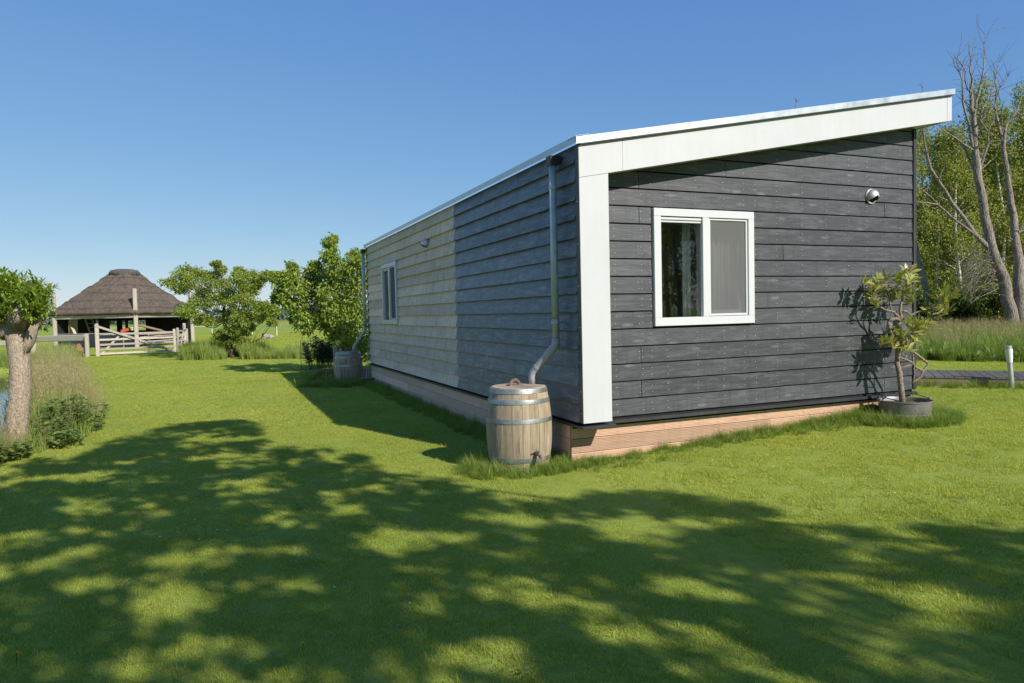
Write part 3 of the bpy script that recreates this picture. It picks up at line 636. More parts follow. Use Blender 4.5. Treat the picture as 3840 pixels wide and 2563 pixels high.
def curtain(name, p0, p1, z0, z1, amp=0.03, n=40, k=7, label=None):
    m = MB(); p0 = np.array(p0); p1 = np.array(p1); d = p1-p0; nn = np.array([-d[1], d[0]])/np.linalg.norm(d)
    for i in range(n+1):
        q = p0+d*i/n+nn*amp*math.sin(i/n*k*2*math.pi); m.v += [(q[0], q[1], z0), (q[0], q[1], z1)]
    m.f = [(2*i, 2*i+2, 2*i+3, 2*i+1) for i in range(n)]
    o = m.build(name, 'curtain', None, smooth=True); md = o.modifiers.new('thick', 'SOLIDIFY'); md.thickness = 0.004
    return tag(o, label, 'curtain')
curtain('curtain', (2.02, 0.52), (2.55, 0.50), Z0+0.5, Z0+2.4, label='pale curtain hanging inside the front window behind the insect screen')

curtain('curtain', (1.60, 0.47), (1.71, 0.46), Z0+0.5, Z0+2.4, amp=0.008, k=2, label='narrow pale curtain at the right edge of the left front pane')

# drain pipes (parts of the house)
def downpipe(y, yb_, barrel_top, end):
    p = hp(MB().tube([(-0.085, y, Z0+2.70), (-0.085, y, Z0+0.86)], 0.040, 16), 'downpipe', 'pipe_zinc', smooth=False)
    p.data.polygons.foreach_set('use_smooth', [len(q.vertices) == 4 for q in p.data.polygons])
    MB().prism([(-0.13, y-0.05, Z0+2.69), (-0.035, y-0.05, Z0+2.69), (0.0, y-0.06, Z0+2.79), (-0.14, y-0.06, Z0+2.79)], (0, 0.11, 0)).build('outlet_hopper', 'black_metal', p, bevel=0.004)
    for z in (1.02, 2.45):
        MB().tube([(-0.085, y, Z0+z), (-0.085, y, Z0+z+0.03)], 0.0455, 16).build('bracket', 'pipe_zinc', p)
        MB().beam((-0.05, y, Z0+z+0.015), (0.012, y+0.03, Z0+z+0.015), 0.012, 0.012).build('bracket_pin', 'pipe_zinc', p)
    MB().tube([(-0.085, y, Z0+1.02), (-0.085, y, Z0+1.07)], 0.043, 16).build('pipe_collar', 'pipe_zinc', p)
    e = np.array(end); s_ = np.array((-0.085, y, Z0+0.87)); a = np.array((-0.085, y, Z0+0.80)); c = e+np.array((0, 0, 0.12))
    path = [s_, a]; d = unit(c-a); path += [a+d*0.05, c-d*0.06, c, e]
    # rounded elbows
    pts = [s_, a+np.array((0, 0, .03)), a+d*.02, a+d*.06, a+(c-a)*.5, c-d*.07, c-d*.025, c-np.array((0, 0, .035)), e]
    el = MB().tube(pts, 0.043, 16).build('pvc_elbow_pipe', 'pvc', p)
    el.data.polygons.foreach_set('use_smooth', [len(q.vertices) == 4 for q in el.data.polygons])
    for q0, q1 in ((a+d*.05, a+d*.075), (c-d*.11, c-d*.085)):
        MB().tube([q0, q1], 0.0465, 16).build('pvc_socket', 'pvc', p)
downpipe(0.425, 0, 0.9, (-0.255, 0.68, 0.885))
downpipe(10.98, 0, 0.8, (-0.33, 11.22, 0.79))

# vent cowls
def cowl(c, out, down_tilt, R=0.085, mat='steel'):
    out = unit(np.array(out, float)); up = np.array((0, 0, 1.0)); sd = np.cross(up, out)
    m = MB(); n, k = 20, 8
    # flange
    m2 = MB().tube([c, c+out*0.012], R*1.12, 24)
    root = hp(m2, 'vent_cowl', mat)
    # hood: half dome, open below and in front
    for i in range(k+1):
        ph = (math.pi/2)*i/k
        for j in range(n+1):
            th = -math.pi*0.72 + 1.44*math.pi*j/n
            rr = R*math.cos(ph); x = sd*rr*math.sin(th) + up*(rr*math.cos(th)); m.v.append(tuple(c + out*(0.012 + R*1.05*math.sin(ph)) + x))
    for i in range(k):
        for j in range(n): q = i*(n+1)+j; m.f.append((q, q+1, q+n+2, q+n+1))
    o = m.build('cowl_hood', mat, root, smooth=True); md = o.modifiers.new('t', 'SOLIDIFY'); md.thickness = 0.003
    MB().tube([c+out*0.013, c+out*0.016], R*0.9, 20).build('cowl_mouth', 'core', root)
cowl(np.array((4.363, 0.236, Z0+2.536)), (0, -1, 0), 0)
cowl(np.array((-0.003, 5.567, Z0+2.391)), (-1, 0, 0), 0)

# ------------------------------------------------------------------ rain barrels
def barrel_r(z): return 0.298 + 0.056*max(0.0, 1-((z-0.45)/0.45)**2)
def make_barrel(c, rot, label, sink=0.0):
    root = empty('rain_barrel', (c[0], c[1], -sink), label, 'barrel', 'oak rain barrels under the downpipes')
    ns = 24; wd = np.array([random.uniform(0.75, 1.3) for _ in range(ns)]); an = np.concatenate([[0], np.cumsum(wd)])/wd.sum()*2*math.pi + rot
    zs = np.linspace(0, 0.9, 13)
    for i in range(ns):
        a0, a1 = an[i]+0.004, an[i+1]-0.004; m = MB(); off = random.uniform(-0.0015, 0.0015)
        ang = np.linspace(a0, a1, 4)
        for z in zs:
            for q in ang: r_ = barrel_r(z)+off; m.v.append((r_*math.cos(q), r_*math.sin(q), z))
            for q in ang[::-1]: r_ = barrel_r(z)-0.022; m.v.append((r_*math.cos(q), r_*math.sin(q), z))
        for k in range(len(zs)-1):
            for j in range(8): m.f.append((k*8+j, k*8+(j+1) % 8, (k+1)*8+(j+1) % 8, (k+1)*8+j))
        m.f += [tuple(range(7, -1, -1)), tuple(range(len(zs)*8-8, len(zs)*8))]
        m.build('stave', 'oak', root, loc=None).location = (0, 0, 0)
    for z0, h in ((0.852, 0.046), (0.745, 0.044), (0.545, 0.045), (0.135, 0.05), (0.008, 0.05)):
        pr = [(barrel_r(z0)+0.0015, z0), (barrel_r(z0)+0.0055, z0), (barrel_r(z0+h/2)+0.0065, z0+h/2), (barrel_r(z0+h)+0.0055, z0+h), (barrel_r(z0+h)+0.0015, z0+h)]
        o = MB().lathe(pr, 48).build('hoop', 'hoop', root); o.data.polygons.foreach_set('use_smooth', [True]*len(o.data.polygons))
        md = o.modifiers.new('e', 'EDGE_SPLIT')
        a = rot + 3.9 + z0; q = barrel_r(z0+h/2)+0.008
        MB().tube([(q*math.cos(a)*0.985, q*math.sin(a)*.985, z0+h/2), (q*math.cos(a), q*math.sin(a), z0+h/2)], 0.006, 8).build('rivet', 'hoop', root)
    # head planks
    for k in range(5):
        x0, x1 = -0.29+k*0.116, -0.29+(k+1)*0.116-0.002
        pts = []
        for x in np.linspace(x0, x1, 5): pts.append((x, -math.sqrt(max(0, 0.288**2-x*x))))
        for x in np.linspace(x1, x0, 5): pts.append((x, math.sqrt(max(0, 0.288**2-x*x))))
        MB().prism([(p[0], p[1], 0.889+0.0006*k) for p in pts], (0, 0, 0.018)).build('head_plank', 'oak_head', root)
    ar = [(0.075*math.cos(q), 0.03, 0.905+0.062*math.sin(q)) for q in np.linspace(0, math.pi, 11)]
    ca, sa = math.cos(0.5), math.sin(0.5)
    ar = [(x*ca-0.03*sa, x*sa+0.03*ca+0.04, z) for x, y, z in ar]
    MB().tube(ar, [0.024, 0.02, 0.018, 0.017, 0.017, 0.018, 0.017, 0.017, 0.018, 0.02, 0.024], 8, jit=0.06).build('lid_handle', 'rust', root)
    return root
b1 = make_barrel((-0.46, 0.60), 0.2, 'oak rain barrel with wooden tap at the near house corner', 0.02)
tp = empty('tap', (0, 0, 0)); tp.parent = b1; a = np.array((0.118, -0.993, 0)); s0 = a*0.345+np.array((0, 0, 0.235))
tp['label'] = 'turned wooden tap low on the barrel'
MB().tube([s0-a*.02, s0+a*.03, s0+a*.075+np.array((0, 0, -.01)), s0+a*.12+np.array((0, 0, -.025)), s0+a*.135+np.array((0, 0, -.03))], [.024, .022, .024, .029, .027], 12).build('tap_body', 'tapwood', tp)
MB().tube([s0+a*.07+np.array((0, 0, .0)), s0+a*.07+np.array((0, 0, .06))], [.015, .012], 10).build('tap_key', 'tapwood', tp)
MB().tube([s0+a*.07+np.array((-.045, -.008, .05)), s0+a*.07+np.array((.045, .008, .05))], .007, 8).build('tap_handle', 'hoop', tp)
b2 = make_barrel((-0.45, 11.43), 1.3, 'oak rain barrel beside the flower bed at the far house corner', 0.12)

# ------------------------------------------------------------------ zinc tub with its shrub
TUB = np.array((4.49, -0.15, 0.19))
tub = empty('zinc_tub', tuple(TUB), 'low round zinc tub with a wire handle at the right house corner', 'tub')
pr = [(r_*.83, z_) for r_, z_ in [(0.0, 0.0), (0.325, 0.0), (0.335, 0.005), (0.345, 0.10), (0.350, 0.105), (0.350, 0.115), (0.345, 0.12), (0.362, 0.262), (0.372, 0.268), (0.372, 0.280), (0.362, 0.282), (0.352, 0.27), (0.345, 0.225)]]
MB().lathe(pr, 40).build('tub_body', 'tub', tub, smooth=True).modifiers.new('e', 'EDGE_SPLIT').split_angle = 0.6
m = MB(); n = 24
m.v.append((0, 0, 0.235))
for k in range(1, 6):
    for j in range(n): q = 2*math.pi*j/n; m.v.append((0.058*k*math.cos(q), 0.058*k*math.sin(q), 0.235+random.uniform(-.012, .012)-(0.0 if k < 5 else .01)))
m.f = [(0, 1+j, 1+(j+1) % n) for j in range(n)]
for k in range(4):
    for j in range(n): m.f.append((1+k*n+j, 1+(k+1)*n+j, 1+(k+1)*n+(j+1) % n, 1+k*n+(j+1) % n))
m.build('soil', 'soil', tub)
hd = [(0.312*math.cos(q)*CR[0]+0.20*math.sin(q)*CF[0], 0.312*math.cos(q)*CR[1]+0.20*math.sin(q)*CF[1], 0.275+0.07*math.sin(q)) for q in np.linspace(0, math.pi, 17)]
MB().tube(hd, 0.006, 8).build('wire_handle', 'black_metal', tub)
for sgn in (-1, 1): MB().box(sgn*0.312*CR[0]-.015, sgn*0.312*CR[0]+.015, sgn*0.312*CR[1]-.015, sgn*0.312*CR[1]+.015, 0.24, 0.30).build('handle_lug', 'tub', tub, bevel=0.004)

shrub = empty('potted_shrub', tuple(TUB+np.array((0, 0, 0.23))), 'gnarled leggy evergreen shrub growing in the zinc tub', 'shrub')
DS = 8.65
def sp(zx, zy, dd=0.0):   # point measured on a detail of the picture (2940,900 at 0.4464)
    return at(2940+zx*0.4464, 900+zy*0.4464, DS+dd)
def branch(pts, r0, r1, name='branch', n=8):
    P_ = [sp(*p) for p in pts]; rr = np.linspace(r0, r1, len(P_)); return MB().tube(P_, rr, n, jit=0.07).build(name, 'bark_shrub', shrub, smooth=True)
branch([(995, 1400), (990, 1290), (978, 1200), (972, 1130), (962, 1080), (950, 1040), (955, 980), (958, 900), (935, 830), (895, 770), (885, 720), (882, 685)], 0.036, 0.024, 'trunk', 10)
branch([(882, 690, 0), (905, 668), (945, 662), (978, 680), (975, 705), (930, 725), (900, 745)], 0.026, 0.018)
branch([(975, 690), (985, 640), (975, 590), (985, 530), (1000, 470), (990, 420)], 0.022, 0.010)
branch([(975, 660), (920, 605), (850, 590), (800, 560), (765, 530), (740, 470)], 0.017, 0.007)
branch([(920, 610), (895, 570), (890, 500), (900, 450)], 0.012, 0.006)
branch([(985, 595), (1030, 605), (1070, 635), (1110, 610), (1180, 595), (1240, 625), (1290, 620), (1340, 580)], 0.014, 0.008)
branch([(1180, 600), (1240, 560), (1300, 520), (1330, 450)], 0.009, 0.005)
branch([(958, 900), (1040, 920), (1110, 960), (1200, 1030), (1210, 1045), (1170, 1100), (1150, 1150), (1085, 1195), (1075, 1205)], 0.019, 0.009)
branch([(1170, 1100), (1110, 1075), (1075, 1030), (1020, 1005), (960, 985), (935, 945)], 0.014, 0.009)
branch([(1085, 1195), (1098, 1130), (1090, 1040), (1080, 940), (1085, 880), (1110, 830)], 0.010, 0.007)
branch([(1075, 1045), (1030, 1000), (990, 950)], 0.010, 0.006)
branch([(1075, 1050), (1000, 1070), (940, 1085), (912, 1078)], 0.008, 0.005)
branch([(900, 745), (940, 800), (1000, 790), (1060, 760), (1100, 740), (1180, 720)], 0.013, 0.006)
parts = []
ros = [(690, 360, 1), (760, 420, 1), (800, 350, 1), (740, 480, 1), (770, 545, .8), (850, 320, .8), (900, 440, 1), (890, 490, 1), (940, 480, .9), (950, 320, .8), (1000, 300, .9), (1050, 270, 1), (1060, 330, 1), (1030, 400, 1), (990, 460, 1), (1060, 440, .9), (1020, 520, .8), (1080, 500, .9), (1000, 370, 1),
       (1330, 450, 1.1), (1380, 470, 1.1), (1340, 540, 1.1), (1290, 590, 1.1), (1370, 590, 1.1), (1210, 580, .7), (1310, 500, 1),
       (1050, 700, 1), (1120, 720, 1), (1180, 740, 1.1), (1200, 700, .9), (1130, 780, 1), (930, 800, 1), (880, 860, 1), (830, 880, .9), (960, 860, 1.1), (1010, 890, 1), (1050, 830, 1), (940, 900, .9), (1100, 850, .9), (990, 800, 1), (860, 830, .8), (1030, 930, .8), (920, 760, .8), (1070, 760, 1)]
for zx, zy, s_ in ros:
    c = sp(zx, zy, random.uniform(-.14, .14)); n = random.randint(8, 12)
    ax = unit(np.array((random.uniform(-.5, .9), random.uniform(-.7, .5), random.uniform(.3, 1.0))))
    e1 = unit(np.cross(ax, (0.2, 0.3, 1))); e2 = np.cross(ax, e1)
    an_ = np.arange(n)*2.4+random.random()*6; sprd = rng.uniform(.5, 1.25, n)
    d = ax[None]*np.cos(sprd)[:, None] + (e1[None]*np.cos(an_)[:, None]+e2[None]*np.sin(an_)[:, None])*np.sin(sprd)[:, None]
    nr = unit(ax[None] - d*(d@ax)[:, None] + 0.001)
    parts.append(blade_leaf_arrays(c[None] + d*0.01 - ax[None]*rng.uniform(0, .06, n)[:, None], d, nr, rng.uniform(.11, .175, n)*s_, rng.uniform(.036, .050, n)*s_, 0.12))
V_, F_, R_ = join(parts); link('foliage', npmesh('foliage', V_, F_, R_), 'leaf_pot', shrub)

# ------------------------------------------------------------------ board walk and bollard light
BA = np.array((7.80, 2.19)); BD = unit(np.array((1.022, -1.17))); BW = np.array((-BD[1], BD[0])); BWID = 1.38
walk = empty('boardwalk', (7.8, 2.2, 0.2), 'raised grey decking path with ridged planks', kind='structure')
pr = []
pw = 0.136
for i in range(8): s_ = pw/8*i; pr += [(s_+.001, .205), (s_+pw/8*.62, .205), (s_+pw/8*.66, .200), (s_+pw/8*.97, .200)]
poly0 = [(a, z) for a, z in pr] + [(pw, .178), (0, .178)]
base_me = None
for k in range(-42, 66):
    p = BA + BD*(k*0.148)
    if base_me is None:
        m = MB(); m.prism([(BD[0]*a_, BD[1]*a_, z) for a_, z in poly0], (BW[0]*BWID, BW[1]*BWID, 0)); base_me = m.mesh('deck_plank'); base_me.materials.append(M['decking'])
    o = link('deck_plank', base_me, None, walk); o.location = (p[0], p[1], 0.195+random.uniform(-.002, .002))
for s_, side in ((0.0, 1), (BWID, -1)):
    for z0, h in ((0.287, 0.083), (0.199, 0.085)):
        for k in range(4):
            q0 = BA + BD*(-6.2+k*4.0) + BW*(s_ + side*0.012); q1 = q0 + BD*3.996
            plinth_board(q0, q1, BW*side, z0, h, 'deck_side', walk, 'edge_board', 6)
LP = np.array((8.62, 1.08, 0.21))
lamp = empty('bollard_light', tuple(LP), 'steel bollard garden light with frosted top beside the boardwalk', 'bollard light')
tl = np.array((-0.085, 0.03, 0.91))
MB().tube([(0, 0, 0), tl*0.50], 0.038, 20).build('pole', 'steel', lamp, smooth=True).modifiers.new('e', 'EDGE_SPLIT')
MB().tube([tl*0.50, tl*0.52, tl*0.74], [0.040, 0.044, 0.056], 20).build('diffuser', 'frost', lamp, smooth=True).modifiers.new('e', 'EDGE_SPLIT')
MB().tube([tl*0.741, tl*0.80], [0.050, 0.049], 20).build('cap', 'steel', lamp, smooth=True).modifiers.new('e', 'EDGE_SPLIT')

# ------------------------------------------------------------------ gates and fence at the barn
def post(root, p, h, w=0.13, mat='grey_wood', name='post', tilt=(0, 0)):
    q = np.array((p[0], p[1], 0)) - np.array((root.location))
    return MB().beam(q, q+np.array((tilt[0], tilt[1], h)), w, w, (0, 1, 0.01)).build(name, mat, root, bevel=0.015)
gA = np.array((-8.88, 32.26)); gB = np.array((-5.80, 33.22)); gB = gA + unit(gB-gA)*3.45
gate = empty('field_gate', (gA[0], gA[1], 0), 'wide weathered five bar field gate with long diagonal brace', 'gate')
gd = unit(gB-gA); nrm = np.array((-gd[1], gd[0])); Lg = np.linalg.norm(gB-gA)
def gp(u, z, off=0.0): return (gd[0]*u+nrm[0]*off, gd[1]*u+nrm[1]*off, z)
MB().beam(gp(0, 0.0), gp(0, 1.50), .17, .17, (0, 1, 0.01)).build('stile', 'grey_wood', gate, bevel=.02)
MB().beam(gp(Lg, 0.03), gp(Lg, 1.22), .12, .12, (0, 1, 0.01)).build('stile', 'grey_wood', gate, bevel=.015)
MB().lathe([(0, 1.60), (.06, 1.58), (.085, 1.54), (.06, 1.5), (.05, 1.48)], 10, gp(0, 0)).build('post_knob', 'grey_wood', gate)
for z, u0 in ((1.06, .09), (.80, .09), (.56, .09), (.33, .09), (.12, .09)):
    MB().beam(gp(u0, z), gp(Lg-.06, z), .05, .095).build('rail', 'grey_wood_x', gate, bevel=.008)
MB().beam(gp(-.1, 1.50, -.075), gp(Lg-.12, 0.10, -.075), .05, .11).build('brace', 'grey_wood_x', gate, bevel=.01)
MB().beam(gp(.12, 0.06, .06), gp(1.0, 1.02, .06), .045, .09).build('brace', 'grey_wood_x', gate, bevel=.01)
for u in (1.13, 2.27): MB().beam(gp(u, 0.03, .052), gp(u, 1.06, .052), .04, .10, (0, 1, .01)).build('upright', 'grey_wood', gate, bevel=.008)
MB().beam(gp(.02, 1.06, -.09), gp(.62, 1.06, -.09), .012, .05).build('hinge_strap', 'hoop', gate)
sA = gB + gd*0.16; sB = np.array((-4.95, 35.35)); sd_ = unit(sB-sA); Ls = 1.15
sg = empty('garden_gate', (sA[0], sA[1], 0), 'narrow weathered gate with crossed brace beside the field gate', 'gate')
def sgp(u, z, off=0.0): return (sd_[0]*u+sd_[1]*off, sd_[1]*u-sd_[0]*off, z)
MB().beam(sgp(0, 0.02), sgp(0, 1.28), .12, .12, (0, 1, .01)).build('stile', 'grey_wood', sg, bevel=.015)
MB().beam(sgp(Ls, 0.05), sgp(Ls, 1.50), .15, .13, (0, 1, .01)).build('stile', 'grey_wood', sg, bevel=.03)
for z in (1.10, .84, .60, .38, .14): MB().beam(sgp(.06, z), sgp(Ls-.07, z), .045, .09).build('rail', 'grey_wood_x', sg, bevel=.008)
MB().beam(sgp(.06, 0.08, .06), sgp(Ls-.1, 1.42, .06), .045, .10).build('brace', 'grey_wood_x', sg, bevel=.01)
MB().beam(sgp(.3, 1.05, -.05), sgp(Ls-.1, 0.12, -.05), .045, .08).build('brace', 'grey_wood_x', sg, bevel=.01)
MB().beam(sgp(Ls-.45, 1.15, .09), sgp(Ls+.1, 1.15, .09), .012, .06).build('latch_plate', 'hoop', sg)
pp = sA + sd_*(Ls+0.35)
fp = empty('gate_post', (pp[0], pp[1], 0), 'weathered square post right of the narrow gate', 'post'); post(fp, pp, 1.2, .15)
pp = np.array((-9.34, 32.45)); fp = empty('gate_post', (pp[0], pp[1], 0), 'square grey post left of the wide field gate', 'post'); post(fp, pp, 1.12, .17)
pf = empty('plank_fence', (-11.2, 34.6, 0), 'short fence of two thick rough planks left of the field gate', 'fence')
MB().beam((-1.1, 1.7, .86), (1.75, -1.95, .92), .09, .30).build('plank', 'grey_wood_x', pf, bevel=.03)
MB().beam((-1.1, 1.7, .28), (1.75, -1.95, .28), .09, .30).build('plank', 'grey_wood_x', pf, bevel=.03)
post(pf, (-12.2, 35.7), 1.25, .2, tilt=(.05, 0)); post(pf, (-12.75, 37.2), 1.2, .2)
MB().beam((-6.5, 6.5, .62), (-1.6, 3.0, .62), .06, .24).build('plank', 'grey_wood_x', pf, bevel=.03)
# cut logs beside the fence
def log(c, d, L, r, label, mat='bark_dark'):
    o = empty('cut_log', tuple(c), label, 'log', 'cut logs by the plank fence'); d = unit(np.array(d, float))
    MB().tube([(0, 0, 0), d*L], r, 12, cap=False, jit=.08).build('bark', mat, o)
    MB().tube([-d*.01, d*.005], r*.96, 12).build('cut_end', 'log_end', o); MB().tube([d*(L-.005), d*(L+.01)], r*.96, 12).build('cut_end', 'log_end', o)
log((-9.95, 29.9, .18), (.9, .5, .1), .8, .21, 'thick log at the bottom of the pile by the fence')
log((-9.75, 29.8, .48), (.95, -.4, .12), .6, .19, 'log with orange cut face on top of the pile')
log((-10.35, 30.2, .48), (.9, .3, 0), .5, .16, 'grey log on the left of the pile by the fence')

# ------------------------------------------------------------------ thatched hay barn
BC = np.array((-9.25, 47.35)); RP = 4.1; dF = unit(np.array((0.94, -4.0)))
dL = np.array((dF[1], -dF[0])); dL = dL if dL[0] < 0 else -dL
verts4 = [dF, -dL, -dF, dL]       # front, right, back, left
barn = empty('hay_barn', (BC[0], BC[1], 0), 'open sided black barn with a thatched pyramid roof and tall corner posts', 'barn')
for v4, h in zip(verts4, (3.72, 3.7, 3.6, 3.6)):
    p = v4*RP; MB().beam((p[0], p[1], 0), (p[0], p[1], h), .24, .24, (v4[0], v4[1], 0.01)).build('corner_post', 'grey_wood', barn, bevel=.03)
RE = 4.45
def roof_ring(R_, z, n=16, jit=0.0, rnd=0.25):
    out = []
    for k in range(4):
        a, c = verts4[k]*R_, verts4[(k+1) % 4]*R_
        for i in range(n):
            t_ = i/n; p = a*(1-t_)+c*t_
            # soften the corners
            q = unit(p)*R_*0.86; w_ = rnd; p = p*(1-w_)+q*w_
            out.append((p[0]+random.uniform(-jit, jit), p[1]+random.uniform(-jit, jit), z+random.uniform(-jit, jit)))
    return out
rings = [(RE-.10, 2.13, .0, .05), (RE, 2.12, .02, .06), (RE+.03, 2.30, .035, .06)]
N_ = 26
for i in range(1, N_+1):
    t_ = i/N_; R_ = RE*(1-t_)+0.95*t_; z = 2.32+2.56*t_
    stp = 0.05 if i % 5 == 0 else 0.0
    rings.append((R_+stp, z, .055, .06+.22*t_))
m = MB(); n = 64
for R_, z, j_, rd in rings: m.v += roof_ring(R_, z, 16, j_, rd)
for i in range(len(rings)-1):
    for k in range(n): m.f.append((i*n+k, i*n+(k+1) % n, (i+1)*n+(k+1) % n, (i+1)*n+k))
m.f.append(tuple(range(n)))
m.build('thatch_roof', 'thatch', barn, smooth=True)
MB().lathe([(.90, 4.78), (.96, 4.86), (.93, 4.99), (.80, 5.12), (.5, 5.19), (0, 5.21)], 24).build('thatch_cap', 'cap', barn, smooth=True)
for k in range(4):
    a, c = verts4[k]*(RP+.05), verts4[(k+1) % 4]*(RP+.05)
    MB().beam((a[0], a[1], 1.99), (c[0], c[1], 1.99), .1, .2).build('eave_beam', 'grey_wood_x', barn)
# back walls: vertical tarred boards with openings; v2 back
def wall_boards(a, c, z0, z1, mat, holes=(), nb=24, name='wall_board'):
    L = np.linalg.norm(c-a); d = (c-a)/L; w_ = L/nb; nn = np.array((-d[1], d[0]))
    for i in range(nb):
        u0, u1 = i*w_, (i+1)*w_-.006; um = (u0+u1)/2
        spans = [(z0, z1)]
        for (h0, h1, e0, e1) in holes:
            if h0 < um < h1: spans = [(z0, e0), (e1, z1)]
        for e0, e1 in spans:
            p0 = a+d*u0; p1 = a+d*u1; MB().prism([(p0[0], p0[1], e0), (p1[0], p1[1], e0), (p1[0], p1[1], e1), (p0[0], p0[1], e1)], (nn[0]*.03, nn[1]*.03, 0)).build(name, mat, barn)
q = [v4*(RP-.12) for v4 in verts4]
wall_boards(q[3], q[2], 0, 2.0, 'black_wood', [(0.9, 1.3, .95, 1.55), (4.6, 5.3, 1.0, 1.72)])
wall_boards(q[2], q[1], 0, 2.0, 'black_wood', [(0.15, 0.45, 1.0, 1.72), (0.8, 2.0, 1.0, 1.72)])
# low front wall, lying boards
a, c = q[3], q[0]; d = unit(c-a)
for k in range(5):
    p0 = a+d*.15; p1 = c-d*.15
    MB().beam((p0[0], p0[1], .10+k*.175), (p1[0], p1[1], .10+k*.175), .03, .165).build('low_wall_board', 'navy_wood', barn)
MB().beam((a[0], a[1], .93), (c[0], c[1], .93), .12, .04).build('wall_cap', 'grey_wood_x', barn)
mid = a+(c-a)*.52; MB().beam((mid[0], mid[1], 0), (mid[0], mid[1], 1.95), .14, .14, (0, 1, .01)).build('inner_post', 'black_wood', barn)
p0 = a+d*.35-np.array((-d[1], d[0]))*(-.5)
MB().box(p0[0], p0[0]+.5, p0[1]+.3, p0[1]+.34, .95, 1.9).build('hung_panel', 'yellow_panel', barn)
# things kept in the barn
def W2(p, z=0): return (BC[0]+p[0], BC[1]+p[1], z)
lp = a+(c-a)*.36+np.array((.1, .9)); ld = empty('ladder', W2(lp), 'wooden ladder leaning inside the thatched barn', 'ladder')
for s_ in (-.2, .2): MB().beam((s_+.35, -.1, .6), (s_-.15, .6, 2.0), .05, .08).build('rail', 'cane', ld)
for k in range(5): t_ = k/5+.1; MB().beam((.15-.5*t_+.0, -.1+.7*t_, .6+1.4*t_), (.55-.5*t_, -.1+.7*t_, .6+1.4*t_), .03, .03).build('rung', 'cane', ld)
for k, (off, lab) in enumerate((((.22, .3), 'pale board leaning beside the ladder in the barn'),)):
    pb = a+(c-a)*off[0]+np.array((0, off[1])); o = MB().beam(W2(pb, .9), (BC[0]+pb[0]-.35, BC[1]+pb[1]+.4, 1.7), .18, .03).build('leaning_board', 'yellow_panel'); tag(o, lab, 'board')
pb = a+(c-a)*.80+np.array((.0, .25)); o = MB().beam(W2(pb, 1.0), (BC[0]+pb[0]+.55, BC[1]+pb[1]+.1, 1.18), .2, .2).build('red_box', 'red', bevel=.03); tag(o, 'small red object on the ledge inside the barn', 'box')
# heap of old planks in the right bay
e0, e1 = q[0], q[1]; ed = unit(e1-e0)
hn = 0
for k in range(25):
    lay = k//5; u = .5+(k % 5)*.3+random.uniform(-.05, .05); L = random.uniform(1.6, 3.2); z = .12+lay*.17+random.uniform(0, .05); off = random.uniform(-.1, .5)
    p0 = e0+ed*u+np.array((-ed[1], ed[0]))*off; p1 = p0+ed*L+np.array((random.uniform(-.2, .2), random.uniform(-.2, .2)))
    o = MB().beam((p0[0]+BC[0], p0[1]+BC[1], z), (p1[0]+BC[0], p1[1]+BC[1], z+random.uniform(-.05, .08)), random.uniform(.1, .22), random.uniform(.04, .09)).build('old_plank', 'grey_wood_x')
    tag(o, '%s grey plank from the barn post in the %s layer of the heap' % (('first', 'second', 'third', 'fourth', 'fifth')[k % 5], ('bottom', 'second', 'middle', 'fourth', 'top')[lay]), 'plank', 'planks heaped in the barn')
for k in range(3):
    p0 = e0+ed*(.45+.1*k)+np.array((-ed[1], ed[0]))*.45; p1 = p0+ed*2.6
    o = MB().beam((p0[0]+BC[0], p0[1]+BC[1], 1.52-.06*k), (p1[0]+BC[0], p1[1]+BC[1], 1.02-.05*k), .2, .045).build('old_plank', 'tapwood'); tag(o, ('upper', 'middle', 'lowest')[k]+' of three brown planks slanting over the heap in the barn', 'plank', 'slanting planks in the barn')

# ------------------------------------------------------------------ pasture fence with white tape
fpts = [(-22.0, 96.0), (-4.3, 79.7), (3.33, 55.4), (7.3, 49.5), (11.2, 43.6)]
pfn = empty('pasture_fence', (3.33, 55.4, 0), 'low electric fence of white posts and tape across the pasture', 'fence')
full = []
for (p, q_) in zip(fpts[:-1], fpts[1:]):
    L = math.dist(p, q_); k = max(1, round(L/6.5))
    full += [np.array(p)+(np.array(q_)-np.array(p))*i/k for i in range(k)]
full.append(np.array(fpts[-1])); o0 = np.array((3.33, 55.4))
for p in full: MB().beam((*(p-o0), 0), (*(p-o0), .95), .05, .05, (0, 1, .01)).build('post', 'tape', pfn)
for p, q_ in zip(full[:-1], full[1:]): MB().beam((*(p-o0), .88), (*(q_-o0), .88), .012, .05).build('tape', 'tape', pfn)

# ------------------------------------------------------------------ wire mesh round the flower bed
wm = empty('wire_mesh', (-1.25, 14.8, 0), 'low green wire mesh panel standing at the flower bed', 'wire mesh')
m = MB()
for k in range(16): x = k*.1; m.tube([(x*.8, x*.55, 0), (x*.8, x*.55, .98)], .0032, 4)
for k in range(12): z = .06+k*.083; m.tube([(0, 0, z), (1.5*.8, 1.5*.55, z)], .003, 4)
tag(m.build('mesh_wires', 'wire', wm), kind='stuff')
MB().tube([(0, 0, -.1), (0, 0, 1.0)], .008, 6).build('mesh_stake', 'wire', wm)
pbp = (-.62, 12.35); fp = empty('bed_post', (*pbp, 0), 'short grey stake left of the far barrel', 'post'); post(fp, pbp, .88, .11)
